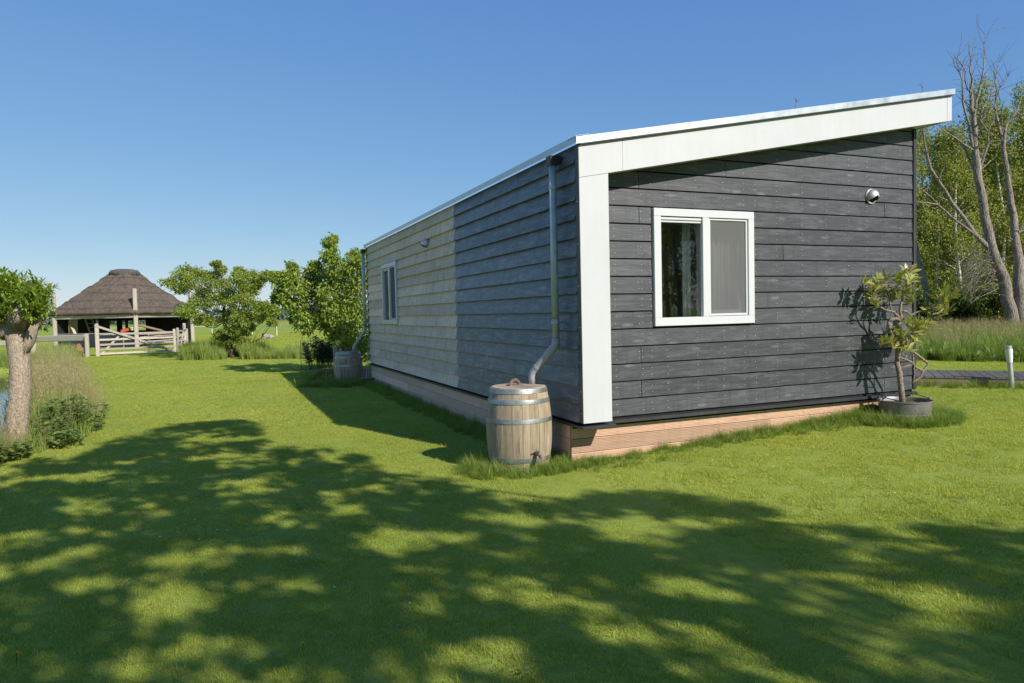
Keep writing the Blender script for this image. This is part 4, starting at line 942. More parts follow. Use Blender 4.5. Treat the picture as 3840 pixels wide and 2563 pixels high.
# mulch bed
m = MB(); n = 28
m.v.append((0, 0, .10))
for k, rr in ((1, .5), (2, 1.0)):
    for j in range(n): q_ = 2*math.pi*j/n; m.v.append((rr*1.35*math.cos(q_), rr*2.6*math.sin(q_), (.08 if k == 1 else -.02)+random.uniform(-.02, .02)))
m.f = [(0, 1+j, 1+(j+1) % n) for j in range(n)] + [(1+j, 1+n+j, 1+n+(j+1) % n, 1+(j+1) % n) for j in range(n)]
tag(m.build('mulch_bed', 'mulch', None, smooth=True, loc=(-.1, 14.3, 0)), 'bark mulch bed beside the far house corner', kind='structure')
# pot with cane and climber at the far corner
cp = empty('flower_pot', (-.12, 10.72, 0), 'round shallow pot against the far end of the side wall', 'pot')
MB().lathe([(0, 0), (.11, 0), (.16, .14), (.172, .14), (.172, .165), (.15, .165), (.145, .14), (0, .135)], 24).build('pot_body', 'terracotta', cp, smooth=True)
cane = empty('climbing_plant', (-.15, 10.72, .13), 'young climber tied to a leaning cane in the shallow pot', 'plant')
MB().tube([(0, 0, 0), (.08, .10, .65), (.17, .16, 1.32)], [.010, .009, .006], 6).build('cane', 'cane', cane)
MB().tube([(.08, .12, 0), (.1, .14, .5), (.09, .13, .9)], [.006, .005, .004], 6).build('cane', 'cane', cane)
n = 150; tt = rng.random(n)**.5; pos = np.stack([.17*tt+rng.normal(0, .05, n)-.02, .16*tt+rng.normal(0, .05, n), 1.34*tt+rng.normal(0, .05, n)], 1)
pos = pos[(tt > .75) | (rng.random(n) < .25)]; n = len(pos); d = unit(rng.normal(0, 1, (n, 3))+np.array((-.4, -.2, -.1)))
V_, F_, R_ = leaf_arrays(pos, d, rng.normal(0, 1, (n, 3))+np.array((0, 0, 1.2)), rng.uniform(.05, .09, n), rng.uniform(.025, .04, n)); link('leaves', npmesh('leaves', V_, F_, R_), 'leaf_weed', cane)

# ------------------------------------------------------------------ animals in the pasture
def skin_animal(name, loc, rotz, nodes, edges, mat, label, cat, scale=1.0):
    me = bpy.data.meshes.new(name); me.from_pydata([tuple(np.array(n_[0])*scale) for n_ in nodes], edges, [])
    o = bpy.data.objects.new(name, me); COL.objects.link(o); o.location = loc; o.rotation_euler = (0, 0, rotz)
    md = o.modifiers.new('skin', 'SKIN')
    for sv, n_ in zip(me.skin_vertices[0].data, nodes): sv.radius = (n_[1]*scale, n_[2]*scale if len(n_) > 2 else n_[1]*scale)
    me.skin_vertices[0].data[0].use_root = True; md.use_smooth_shade = True
    o.modifiers.new('sub', 'SUBSURF').levels = 1; o.modifiers['sub'].render_levels = 2
    me.materials.append(M[mat]); return tag(o, label, cat)
M['sheep'] = plain('grey_fleece', (0.33, 0.28, 0.24), 0.9, 0, 0.25, 8.0, 0.6)
M['sheep_face'] = plain('dark_face', (0.04, 0.035, 0.03), 0.8)
M['cow'] = plain('black_coat', (0.012, 0.012, 0.013), 0.6)
# lying sheep: body low on the ground, head up to the left
nodes = [((0, 0, .24), .21, .23), ((.28, 0, .25), .22, .24), ((.52, 0, .22), .17, .2), ((-.24, 0, .27), .18, .22), ((-.38, -.02, .38), .10, .12), ((-.44, -.04, .50), .075, .085), ((-.56, -.08, .47), .045, .05), ((-.2, -.2, .06), .05, .05), ((-.42, -.22, .05), .035, .035), ((.4, -.22, .08), .07, .07), ((.2, -.28, .05), .035, .035), ((-.42, .07, .56), .02, .02), ((-.42, -.14, .56), .02, .02), ((.68, 0, .2), .04, .04)]
edges = [(0, 1), (1, 2), (0, 3), (3, 4), (4, 5), (5, 6), (3, 7), (7, 8), (1, 9), (9, 10), (5, 11), (5, 12), (2, 13)]
sh = skin_animal('sheep', (0.04, 52.1, 0), -0.38, nodes, edges, 'sheep', 'grey sheep with dark face lying in the pasture', 'sheep', 0.80)
sc_ = NT('sheep_coat'); cx = sc_.add('ShaderNodeSeparateXYZ'); sc_.l.new(sc_.coord(), cx.inputs[0]); fc = sc_.ramp(cx.outputs[0], [(0.0, g3(0)), (0.001, g3(0))])
e_ = sc_.math('LESS_THAN', cx.outputs[0], -0.27); nz = sc_.noise(sc_.coord(), 9, 4)
sc_.bsdf(sc_.mix(e_, sc_.ramp(nz, [(0.3, (0.27, 0.225, 0.19)), (0.7, (0.42, 0.37, 0.32))]), (0.045, 0.04, 0.036)), 0.9, 0, 0.1); sh.data.materials[0] = sc_.m
# standing cow, head down grazing to the left
nodes = [((0, 0, 1.0), .30, .33), ((.45, 0, 1.02), .30, .34), ((.8, 0, 1.05), .24, .28), ((-.5, 0, .98), .30, .32), ((-.85, 0, .95), .20, .24), ((-1.2, 0, .62), .13, .16), ((-1.42, 0, .28), .11, .12), ((-1.55, 0, .1), .07, .07),
         ((-.6, .2, .6), .10, .11), ((-.6, .2, .3), .065, .065), ((-.62, .2, .0), .06, .06), ((-.55, -.2, .6), .10, .11), ((-.52, -.2, .3), .065, .065), ((-.54, -.2, 0), .06, .06),
         ((.78, .2, .65), .13, .15), ((.9, .2, .42), .075, .08), ((.86, .2, .0), .06, .06), ((.7, -.2, .65), .13, .15), ((.8, -.2, .42), .075, .08), ((.76, -.2, 0), .06, .06), ((1.02, 0, .95), .04, .04), ((1.08, 0, .35), .03, .03)]
edges = [(0, 1), (1, 2), (0, 3), (3, 4), (4, 5), (5, 6), (6, 7), (3, 8), (8, 9), (9, 10), (3, 11), (11, 12), (12, 13), (2, 14), (14, 15), (15, 16), (2, 17), (17, 18), (18, 19), (2, 20), (20, 21)]
cow = skin_animal('cow', (-34.5, 141.5, 0), 0.15, nodes, edges, 'cow', 'black cow grazing far off behind the pollard willow', 'cow')
cm = NT('cow_coat'); cx = cm.add('ShaderNodeSeparateXYZ'); cm.l.new(cm.coord(), cx.inputs[0])
cm.bsdf(cm.mix(cm.math('LESS_THAN', cx.outputs[2], 0.2), (0.012, 0.012, 0.013), (0.6, 0.58, 0.55)), 0.7, 0, 0.3); cow.data.materials[0] = cm.m

# ------------------------------------------------------------------ grass
def frustum(x, y, margin=0.12, lo=0.0, hi=1e9, x0=0, x1=3840):
    dx, dy = x-CAM[0], y-CAM[1]; dep = dx*CF[0]+dy*CF[1]; rt = dx*CR[0]+dy*CR[1]
    px = 1920+FPX*rt/np.maximum(dep, .1)
    return (dep > lo) & (dep < hi) & (px > x0-3840*margin) & (px < x1+3840*margin)
def blade_tile(size, n, h0, h1, w0, w1, segs=2, crv=(.1, .9)):
    xy = rng.uniform(-size/2*1.12, size/2*1.12, (n, 2)); patch = .75+.5*np.sin(xy[:, 0]*17/size+rng.random()*6)*np.cos(xy[:, 1]*13/size+rng.random()*6)*.5
    base = np.concatenate([xy, np.full((n, 1), -.004)], 1)
    V_, F_, R_ = blades(base, rng.uniform(h0, h1, n)*patch, rng.uniform(w0, w1, n), rng.uniform(0, 6.28, n), rng.uniform(*crv, n), segs)
    return npmesh('blades', V_, F_, R_)
HOUSE = [(-.0, .3), (5.15, .3), (5.15, 10.95), (-.0, 10.95)]
WEEDS = [(-8, -10), (-6.6, 0), (-6.0, 3.6), (-5.55, 4.4), (-5.1, 5.9), (-5.55, 8.9), (-6.8, 15.6), (-7.9, 21.8), (-9.2, 28.7), (-14, 29), (-14, -10)]
soilspots = []
BEDP = [(-1.75, 11.3), (-1.2, 13.2), (-1.35, 16.5), (1.3, 17), (1.3, 11), (-.9, 10.6)]
MEADOW0 = np.array((12.70, 5.81)); MD = unit(np.array((1.18, -1.80))); MN = np.array((-MD[1], MD[0]))
def lawn_points(size, lo, hi, **k):
    r_ = hi*1.6; gx, gy = np.meshgrid(np.arange(-r_, r_, size), np.arange(-12, r_, size)); x = gx.ravel()+CAM[0]; y = gy.ravel()+CAM[1]*.5
    x = x+rng.uniform(-.3, .3, len(x))*size; y = y+rng.uniform(-.3, .3, len(y))*size
    k_ = frustum(x, y, .14, lo, hi, **k) & ~in_poly(x, y, HOUSE) & ~in_poly(x, y, WEEDS) & ~in_poly(x, y, BEDP)
    k_ &= ((x-MEADOW0[0])*MN[0]+(y-MEADOW0[1])*MN[1] < .2) | (y > 18)
    q = (x-BA[0])*BW[0]+(y-BA[1])*BW[1]; k_ &= ~((q > -.05) & (q < BWID+.05) & (x > 4))
    for sx, sy, ra, rb in soilspots: k_ &= ~((((x-sx)/(ra+size*.1))**2+((y-sy)/(rb+size*.1))**2 < 1) & (rng.random(len(x)) < .7))
    return x[k_], y[k_]
def tuft(n, rad, h0, h1, w0, w1, crv=(.2, 1.0), segs=4, out=True, power=.5):
    a = rng.uniform(0, 6.28, n); r_ = rad*rng.random(n)**power; base = np.stack([r_*np.cos(a), r_*np.sin(a), np.full(n, -.01)], 1)
    lean = a+rng.normal(0, .7, n) if out else rng.uniform(0, 6.28, n)
    return blades(base, rng.uniform(h0, h1, n), rng.uniform(w0, w1, n), lean, rng.uniform(*crv, n), segs)
def tuftmesh(*a, **k): V_, F_, R_ = tuft(*a, **k); return npmesh('tuft', V_, F_, R_)

def clover(n=26):
    a = rng.uniform(0, 6.28, n); r_ = .07*rng.random(n)**.5; d = np.stack([np.cos(a*3.1), np.sin(a*3.1), rng.uniform(-.1, .3, n)], 1)
    return npmesh('tuft', *leaf_arrays(np.stack([r_*np.cos(a), r_*np.sin(a), rng.uniform(.02, .045, n)], 1), d, np.array([[0, 0, 1.]])+rng.normal(0, .2, (n, 3)), rng.uniform(.014, .026, n), rng.uniform(.012, .02, n)))
allp = []; src = []
for size, lo, hi, nb, h, w_, kk in ((.20, 1.6, 5.2, 520, (.018, .040), (.0024, .0040), {}), (.4, 5.2, 11, 1100, (.018, .040), (.0034, .0054), {}), (.6, 11, 20, 1100, (.02, .044), (.006, .009), {}), (1.2, 20, 38, 1500, (.02, .05), (.011, .018), {}), (2.4, 38, 75, 1800, (.03, .08), (.03, .05), dict(x1=1500))):
    x, y = lawn_points(size, lo, hi, **kk); b0 = len(src)
    src += [(blade_tile(size, nb, *h, *w_), 'grass') for _ in range(4)]
    allp.append(np.stack([x, y, ground_z(x, y), rng.integers(0, 4, len(x))+b0], 1))
A = np.concatenate(allp); n = len(A)
# longer tufts left by the mower
k2 = 1500; tx = rng.uniform(-6, 8, k2*3); ty = rng.uniform(-5, 14, k2*3); ok = frustum(tx, ty, .14, 1.6, 16) & ~in_poly(tx, ty, HOUSE) & ~in_poly(tx, ty, WEEDS) & (rng.random(len(tx)) < .35+.65*(np.sin(tx*2.1)*np.cos(ty*1.7+tx) > .1)); tx, ty = tx[ok], ty[ok]
b0 = len(src); src += [(tuftmesh(26, .05, .035, .075, .003, .005, (.3, 1.2), 3), 'grass') for _ in range(3)] + [(tuftmesh(16, .04, .03, .06, .003, .006, (.3, 1.2), 3), 'straw'), (clover(), 'leaf_weed')]
A = np.concatenate([A, np.stack([tx, ty, ground_z(tx, ty), np.where(rng.random(len(tx)) < .12, b0+3+(rng.random(len(tx)) < .5), b0+rng.integers(0, 3, len(tx)))], 1)]); n = len(A)
scatter('lawn_grass', A[:, :3], rng.uniform(0, 6.28, n), rng.uniform(.85, 1.15, n), A[:, 3].astype(int), src, 'short mown green grass of the lawn', 'grass')
for k, (sx, sy, ra, rb) in enumerate(soilspots):
    m = MB(); nn_ = 22; m.v.append((0, 0, .005))
    for j in range(nn_): q = 2*math.pi*j/nn_; f_ = random.uniform(.9, 1.3); m.v.append((ra*1.2*f_*math.cos(q), (rb+.03)*f_*math.sin(q), .003))
    m.f = [(0, 1+j, 1+(j+1) % nn_) for j in range(nn_)]
    tag(m.build('bare_soil', 'soil', None, loc=(sx, sy, float(ground_z(sx, sy)))), 'bare dark soil patch worn into the lawn', kind='structure')

# unmown fringe along the plinth, barrels, tub and boardwalk
P_ = []
def fringe(x, y, s_): P_.append((x, y, s_))
for _ in range(520):                                   # front plinth
    x = random.uniform(.1, 5.1); d = random.random(); fringe(x, .25-.34*d*d*(1.0+.25*math.sin(x*2.3)), random.uniform(.5, .95)*(1-.4*d)*(.6+.13*x))
for _ in range(210):                                   # barrel
    a = random.uniform(0, 6.28); r_ = .33+.22*random.random()**1.4; fringe(-.46+r_*1.25*math.cos(a), .58+r_*math.sin(a), random.uniform(.5, .95)*(1.1-1.0*(r_-.33)))
for _ in range(70): fringe(random.uniform(-.3, .25), random.uniform(.05, .3), random.uniform(.35, .75))
for _ in range(330):                                   # tub
    a = random.uniform(0, 6.28); r_ = .33+.28*random.random(); fringe(4.49+r_*math.cos(a)*1.15, -.15+r_*math.sin(a), random.uniform(.6, 1.15)*(1.3-r_))
for _ in range(420):                                   # side plinth
    y = random.uniform(.8, 10.9); fringe(-.02-.34*random.random()**1.6, y, random.uniform(.5, 1.05))
for _ in range(260):                                   # far barrel and bed edge
    a = random.uniform(0, 6.28); fringe(-.75+1.0*random.random()*math.cos(a), 10.9+.8*random.random()*math.sin(a), random.uniform(.5, 1.1))
for _ in range(420):                                   # boardwalk edge
    s_ = random.uniform(-5.5, 9); o_ = -.03-.35*random.random()**1.8; p = BA+BD*s_+BW*o_; fringe(p[0], p[1], random.uniform(.5, .95))
P_ = np.array(P_); z = ground_z(P_[:, 0], P_[:, 1]); n = len(P_)
scatter('long_grass', np.stack([P_[:, 0], P_[:, 1], z], 1), rng.uniform(0, 6.28, n), P_[:, 2], rng.integers(0, 4, n),
        [(tuftmesh(46, .05, .10, .27, .003, .0055), 'grass_tall') for _ in range(4)], 'unmown long grass along the house plinth, barrels and tub', 'grass')

# ditch bank: tall green blades, dry stalks, nettles
def stalks(n, rad, h0, h1):
    V_, F_, R_ = tuft(n, rad, h0, h1, .0035, .006, (.05, .35), 4, True, .7)
    tips = V_.reshape(n, 9, 3)[:, 8]; parts_ = [(V_, F_, R_)]
    for k in range(7):
        p = tips - np.array([0, 0, 1.])*rng.uniform(0, .16, (n, 1)) + rng.normal(0, .008, (n, 3)); d = rng.normal(0, .5, (n, 3))+np.array([0, 0, 1.0])
        parts_.append(leaf_arrays(p, d, rng.normal(0, 1, (n, 3)), rng.uniform(.02, .045, n), rng.uniform(.006, .011, n)))
    return join(parts_)
def sm(arr): return npmesh('tuft', *arr)
EDGE = np.array([(-6.05, 3.2), (-5.85, 3.95), (-5.55, 4.6), (-5.15, 5.9), (-5.6, 8.9), (-6.85, 15.6), (-7.95, 21.8), (-9.2, 28.7)])
seg = np.linalg.norm(np.diff(EDGE, axis=0), axis=1); cum = np.concatenate([[0], np.cumsum(seg)])
def edge_pt(s_, off):
    i = min(len(seg)-1, int(np.searchsorted(cum, s_, 'right')-1)); t_ = (s_-cum[i])/seg[i]; p = EDGE[i]*(1-t_)+EDGE[i+1]*t_; d = (EDGE[i+1]-EDGE[i])/seg[i]
    return p+np.array((-d[1], d[0]))*off
pts = []
for _ in range(1150):
    s_ = cum[-1]*random.random()**1.35; off = random.uniform(-.05, 1.15)*(1.0 if s_ > 1.5 else .8); p = edge_pt(s_, off)
    green = random.random() < (.68 if s_ < 14 else .9)
    pts.append((p[0], p[1], (0 if green else 1), random.uniform(.7, 1.15)*(.45+.55*min(1, (off+.1)/.45))*(1.25 if s_ > 17 and green else 1.0)*(.75 if s_ < 2.2 else 1)))
for _ in range(500):                                   # far bank of the ditch
    y = random.uniform(4, 27); pts.append((-12.2-random.uniform(0, 1.3)+random.uniform(-.2, .2), y, 0, random.uniform(.6, 1.0)))
for _ in range(260): pts.append((random.uniform(-13, -9.2), 27.6+random.uniform(-.4, 1.6), 0, random.uniform(.7, 1.2)))
pts = np.array(pts)
def pxdep(x, y):
    dx, dy = x-CAM[0], y-CAM[1]; dep = dx*CF[0]+dy*CF[1]; return 1920+FPX*(dx*CR[0]+dy*CR[1])/np.maximum(dep, .1), dep
qx, qd = pxdep(pts[:, 0], pts[:, 1]); pts = pts[~((qx < 50) & (qd > 8.8) & (qd < 24) & (pts[:, 0] > -11) & (rng.random(len(pts)) < .93))]
keep = (np.hypot(pts[:, 0]+5.50, pts[:, 1]-6.0) > .50) & (np.hypot(pts[:, 0]+5.72, pts[:, 1]-5.1) > .40); pts = pts[keep]; n = len(pts)
scatter('ditch_bank_grass', np.stack([pts[:, 0], pts[:, 1], ground_z(pts[:, 0], pts[:, 1])], 1), rng.uniform(0, 6.28, n), pts[:, 3], (pts[:, 2]*3+rng.integers(0, 3, n)).astype(int),
        [(tuftmesh(34, .10, .35, .85, .006, .013, (.1, .7)), 'reed') for _ in range(3)] + [(sm(stalks(20, .13, .55, .98)), 'straw') for _ in range(3)], 'tall green blades and dry seed stalks on the ditch bank', 'grass')

# reeds in front of the pasture
pts = []
for _ in range(1500):
    t_ = random.random(); p = np.array((-4.9, 25.6))*(1-t_)+np.array((1.5, 21.2))*t_; q = unit(np.array((.55, 1.0)))*random.uniform(0, 2.6)
    w_ = p+q+rng.normal(0, .15, 2); hv = .75+.35*math.sin(w_[0]*2.7+w_[1])*math.cos(w_[1]*1.9-.6*w_[0]); pts.append((*w_, random.uniform(.4, 1.2)*hv*(1.05 if t_ < .42 else .72)))
for _ in range(200):
    pts.append((-4.3+random.uniform(-.8, .5), 26.6+random.uniform(0, 7), random.uniform(.6, .95)))
pts = np.array(pts); qx, qd = pxdep(pts[:, 0], pts[:, 1]); pts = pts[~((qx > 838) & (qx < 905) & (qd < 30.2))]; n = len(pts)
scatter('reed_strip', np.stack([pts[:, 0], pts[:, 1], ground_z(pts[:, 0], pts[:, 1])], 1), rng.uniform(0, 6.28, n), pts[:, 2], rng.integers(0, 3, n),
        [(tuftmesh(34, .14, .4, .95, .010, .020, (.1, .6)), 'reed') for _ in range(3)], 'strip of tall reeds between lawn and pasture', 'reeds')

# meadow on the right
pts = []
while len(pts) < 3600:
    u_ = random.uniform(0, 1)**1.3*24; s_ = random.uniform(-26, 14); p = MEADOW0+MD*s_+MN*u_
    if not frustum(np.array([p[0]]), np.array([p[1]]), .1, 0, 60, x0=3250)[0]: continue
    r_ = random.random(); kind = 0 if r_ < .60 else (1 if r_ < .60+.34*min(1, u_/5) else 2)
    pts.append((p[0], p[1], kind, random.uniform(.65, 1.1)*(.6+.4*min(1, u_/1.0))))
pts = np.array(pts); n = len(pts)
def broad(n=16):
    a = rng.uniform(0, 6.28, n); d = np.stack([np.cos(a), np.sin(a), rng.uniform(.5, 1.8, n)], 1)
    return blade_leaf_arrays(np.stack([.05*np.cos(a), .05*np.sin(a), rng.uniform(0, .2, n)], 1), d, np.array([[0, 0, 1.]])+rng.normal(0, .3, (n, 3)), rng.uniform(.2, .4, n), rng.uniform(.07, .12, n), .3)
scatter('meadow_grass', np.stack([pts[:, 0], pts[:, 1], ground_z(pts[:, 0], pts[:, 1])], 1), rng.uniform(0, 6.28, n), pts[:, 3], (pts[:, 2]*3+rng.integers(0, 3, n)).astype(int),
        [(tuftmesh(60, .24, .3, .78, .009, .018, (.1, .8)), 'grass_tall') for _ in range(3)] + [(sm(stalks(26, .25, .5, .85)), 'straw') for _ in range(3)] + [(sm(broad()), 'leaf_weed') for _ in range(3)], 'tall unmown meadow grass in front of the birch wood', 'grass')

# ------------------------------------------------------------------ leafy herbs and bed plants
def herb(name, c, n_st, h, spread, L, mat, label, cat, wd=.4, droop=.25, leaves_per=14):
    root = empty(name, (c[0], c[1], float(ground_z(c[0], c[1]))), label, cat); st = MB(); pr_ = []
    for _ in range(n_st):
        a = random.uniform(0, 6.28); r_ = spread*random.random()**.6; hh = h*random.uniform(.6, 1.05)*(1-.25*(r_/spread)**2)
        b0 = np.array((r_*.8*math.cos(a), r_*.8*math.sin(a), 0)); b1_ = np.array((r_*1.15*math.cos(a), r_*1.15*math.sin(a), hh)); st.tube([b0, (b0+b1_)/2+np.array((0, 0, .02)), b1_], [.006, .005, .003], 4, cap=False)
        k = leaves_per; t_ = rng.uniform(.25, 1, k); p = b0+(b1_-b0)*t_[:, None]; an_ = rng.uniform(0, 6.28, k)
        d = np.stack([np.cos(an_), np.sin(an_), rng.uniform(-.1, .6, k)], 1); pr_.append(blade_leaf_arrays(p, d, np.array([[0, 0, 1.]])+rng.normal(0, .25, (k, 3)), L*rng.uniform(.6, 1.1, k), L*wd*rng.uniform(.8, 1.1, k), droop))
    st.build('stems', 'leaf_weed', root); V_, F_, R_ = join(pr_); link('foliage', npmesh('foliage', V_, F_, R_), mat, root); return root
herb('nettle_clump', (-5.50, 6.0), 70, .60, .44, .10, 'leaf_weed', 'dark green nettle clump at the lawn edge right of the willow', 'nettles')
herb('nettle_clump', (-5.72, 5.1), 34, .50, .34, .09, 'leaf_weed', 'small nettle clump between the willow and the large nettles', 'nettles')
herb('leafy_weed', (-6.05, 4.05), 40, .34, .42, .10, 'leaf_weed', 'low broad leaved weeds at the foot of the willow', 'weeds', .5)
herb('leafy_weed', (-5.35, 4.75), 16, .22, .26, .10, 'leaf_weed', 'small weed clump at the lawn edge in front of the willow', 'weeds', .45)
herb('rhododendron', (-.30, 16.9), 90, 1.08, .60, .16, 'leaf_rhodo', 'dark glossy rhododendron in the mulch bed', 'shrub', .36, .15, 22)
# yellow sedum cushion
root = empty('sedum_cushion', (-.86, 12.75, 0), 'low yellow flowering cushion in front of the far barrel', 'plant')
n = 2600; d = unit(rng.normal(0, 1, (n, 3))*np.array((1, 1, .8))); d[:, 2] = np.abs(d[:, 2]); pos = d*np.array((.42, .30, .20))*rng.uniform(.85, 1.04, (n, 1))
V_, F_, R_ = leaf_arrays(pos, d+rng.normal(0, .4, (n, 3)), rng.normal(0, 1, (n, 3)), rng.uniform(.03, .05, n), rng.uniform(.018, .03, n)); link('flowers', npmesh('flowers', V_, F_, R_), 'sedum', root)
def iris(c, n_, h, label):
    root = empty('blade_leaved_plant', (c[0], c[1], 0), label, 'plant'); V_, F_, R_ = tuft(n_, .16, h*.5, h, .014, .026, (.3, 1.1), 5); link('foliage', npmesh('foliage', V_, F_, R_), 'reed', root)
iris((-1.72, 11.2), 26, .28, 'pale arching tuft at the corner of the flower bed')
iris((-1.35, 12.3), 70, .50, 'tall sword leaved clump at the left of the flower bed')
iris((-.95, 11.75), 80, .42, 'arching blade leaved clump in front of the yellow cushion')
iris((-1.25, 13.3), 60, .48, 'sword leaved clump beside the wire mesh')

# ------------------------------------------------------------------ trees
def limb_path(a, c, sag=.12, n=6):
    a = np.array(a); c = np.array(c); L = np.linalg.norm(c-a); out = []
    j = rng.normal(0, .05*L, 3)
    for i in range(n+1):
        t_ = i/n; p = a*(1-t_)+c*t_; p = p+j*math.sin(math.pi*t_)+np.array((0, 0, -sag*L*math.sin(math.pi*t_)))+rng.normal(0, .012*L, 3)*(0 < i < n); out.append(p)
    return out
def foliage(clumps, per, sig, L, Wd, kind='leaf', sub=9, droop_dir=-.1, up=.9, droop=.1):
    ps = []
    for c, rad in clumps:
        c = np.array(c); rad = np.array(rad)
        k = max(2, int(sub)); sc = c + unit(rng.normal(0, 1, (k, 3)))*rad*(rng.random((k, 1))**.45)
        m_ = max(4, int(per/k)); ps.append((np.repeat(sc, m_, 0)+rng.normal(0, 1, (k*m_, 3))*rad*sig, np.repeat(np.tile(c, (k, 1)), m_, 0)))
    pos = np.concatenate([p for p, _ in ps]); cen = np.concatenate([q for _, q in ps]); n = len(pos)
    d = unit(unit(pos-cen)*.6+rng.normal(0, .7, (n, 3))+np.array((0, 0, droop_dir))); nr = rng.normal(0, .6, (n, 3))+np.array((0, 0, up))
    f_ = leaf_arrays if kind == 'leaf' else blade_leaf_arrays
    return f_(pos, d, nr, rng.uniform(.65, 1.1, n)*L, rng.uniform(.75, 1.1, n)*Wd, droop=droop)
def tree(name, label, group, base, trunk, tr, clumps, leaf, bk, fol, limb_r=.03, limb_from=.35, twig=3, cat='tree', limb_every=1):
    root = empty(name, tuple(base), label, cat, group); b_ = np.array(base)
    tp_ = [np.array(p)-b_ for p in trunk]; MB().tube(tp_, tr, 10, jit=.05).build('trunk', bk, root, smooth=True)
    tp_ = np.array(tp_); k0 = int(len(tp_)*limb_from)
    for c, rad in clumps[::limb_every]:
        c = np.array(c)-b_; cand = tp_[k0:]; d_ = np.linalg.norm(cand-c, axis=1)+.6*np.maximum(0, cand[:, 2]-c[2]+.25*np.linalg.norm(cand[:, :2]-c[:2], axis=1)); a = cand[int(np.argmin(d_))]
        L_ = np.linalg.norm(c-a)
        if L_ < .15: continue
        pth = limb_path(a, c)
        if name == 'shade_tree':                        # keep the branches out of the picture
            W_ = np.array(pth)+b_-CAM; dp = W_@CF
            if np.any((dp > .1) & (np.abs(W_@CR)/np.maximum(dp, .1) < 1.0) & (W_@CU/np.maximum(dp, .1) < .75)): continue
        m_ = MB(); m_.tube(pth, np.linspace(limb_r*(.5+.25*L_), limb_r*.25, len(pth)), 6, cap=False)
        for _ in range(twig):
            e = c+unit(rng.normal(0, 1, 3))*np.array(rad)*random.uniform(.5, 1); q = pth[random.randint(2, len(pth)-1)]; m_.tube(limb_path(q, e, .03, 3), np.linspace(limb_r*.28, limb_r*.1, 4), 4, cap=False)
        m_.build('limb', bk, root)
    V_, F_, R_ = fol; V_ = V_-b_; link('crown', npmesh('crown', V_, F_, R_), leaf, root); return root

# small spreading tree by the gate
def za(zx, zy, dd=0.0, D=29.86): return at(600+zx*.3406, 950+zy*.3406, D+dd)
pxm = 29.86/FPX*.3406
cl = []
for zx, zy, r_ in [(110, 310, 75), (210, 270, 85), (320, 215, 90), (330, 330, 95), (230, 390, 80), (440, 240, 90), (560, 230, 95), (625, 190, 80), (620, 125, 40), (590, 340, 100), (480, 420, 95), (720, 340, 95), (860, 270, 95), (880, 205, 50), (980, 270, 90), (1090, 260, 80), (1170, 255, 65), (920, 370, 85), (1010, 410, 70), (1060, 340, 60), (360, 560, 90), (480, 540, 100), (240, 640, 70), (330, 650, 80), (620, 520, 100), (740, 470, 95), (850, 540, 90), (960, 520, 80), (1090, 590, 85), (1200, 600, 75), (1270, 640, 55), (760, 700, 80), (880, 720, 90), (1000, 690, 80), (1130, 700, 70), (1240, 760, 40), (800, 830, 80), (900, 880, 80), (740, 900, 70), (660, 920, 60), (560, 740, 60), (440, 740, 60), (820, 960, 60), (930, 960, 45), (1000, 820, 50)]:
    cl.append((za(zx, zy, random.uniform(-1.3, 1.3)), (r_*pxm*1.2, r_*pxm*1.25, r_*pxm*.8)))
tk = [za(795, 1160), za(785, 1080), za(765, 1010), za(745, 950), za(730, 860, .1), za(705, 760, .2), za(700, 640, .2), za(720, 520, .1)]
tk2 = [za(765, 1010), za(800, 900, -.2), za(830, 760, -.3), za(850, 640, -.3), za(800, 480, -.2)]
tree('small_spreading_tree', 'small spreading tree with layered crown standing right of the gate', None, tk[0], tk, [.13, .11, .10, .09, .08, .07, .06, .04], cl, 'leaf_acer', 'bark_dark', foliage(cl, 620, .24, .11, .066, sub=16, droop_dir=-.15, up=1.1), .03)
# pear tree
DP = 20.3; pxp = DP/FPX*.3406; cl = []
for zx, zy, r_ in [(1300, 270, 55), (1380, 250, 60), (1450, 215, 65), (1450, 150, 40), (1330, 420, 70), (1290, 500, 50), (1400, 540, 80), (1500, 350, 90), (1430, 330, 60), (1530, 600, 90), (1480, 680, 60), (1560, 740, 70), (1650, 480, 110), (1660, 320, 80), (1710, 220, 80), (1715, 140, 45), (1640, 800, 60), (1820, 300, 105), (1860, 480, 125), (1740, 620, 100), (1800, 750, 90), (1900, 160, 95), (1860, 60, 70), (1885, -20, 60), (1870, -90, 55), (1888, -150, 35), (1990, 300, 130), (2030, 500, 140), (2060, 170, 100), (2130, 330, 130), (2080, 700, 150), (1960, 660, 110), (1980, 860, 100), (2160, 880, 140), (2190, 560, 150), (2210, 120, 110), (2090, 1010, 110), (2195, 20, 70), (2300, 300, 150), (2300, 700, 150), (2220, 1060, 110)]:
    cl.append((at(600+zx*.3406, 950+zy*.3406, DP+random.uniform(-.7, 1.3)), (r_*pxp*1.2, r_*pxp*1.2, r_*pxp*1.1)))
tk = [at(1300, 1395, DP+.6), at(1296, 1340, DP+.6), at(1288, 1280, DP+.6), at(1275, 1220, DP+.5), at(1265, 1150, DP+.5), at(1258, 1080, DP+.4), at(1250, 1000, DP+.3), at(1243, 930, DP+.2)]
tree('pear_tree', 'leafy pear tree beside the far end of the house', None, (tk[0][0], tk[0][1], 0), [(tk[0][0], tk[0][1], 0)]+tk[1:], [.10, .09, .085, .08, .07, .055, .04, .02], cl, 'leaf_pear', 'bark_dark', foliage(cl, 480, .30, .115, .066, sub=12, droop_dir=-.75, up=.55, droop=.18), .03)

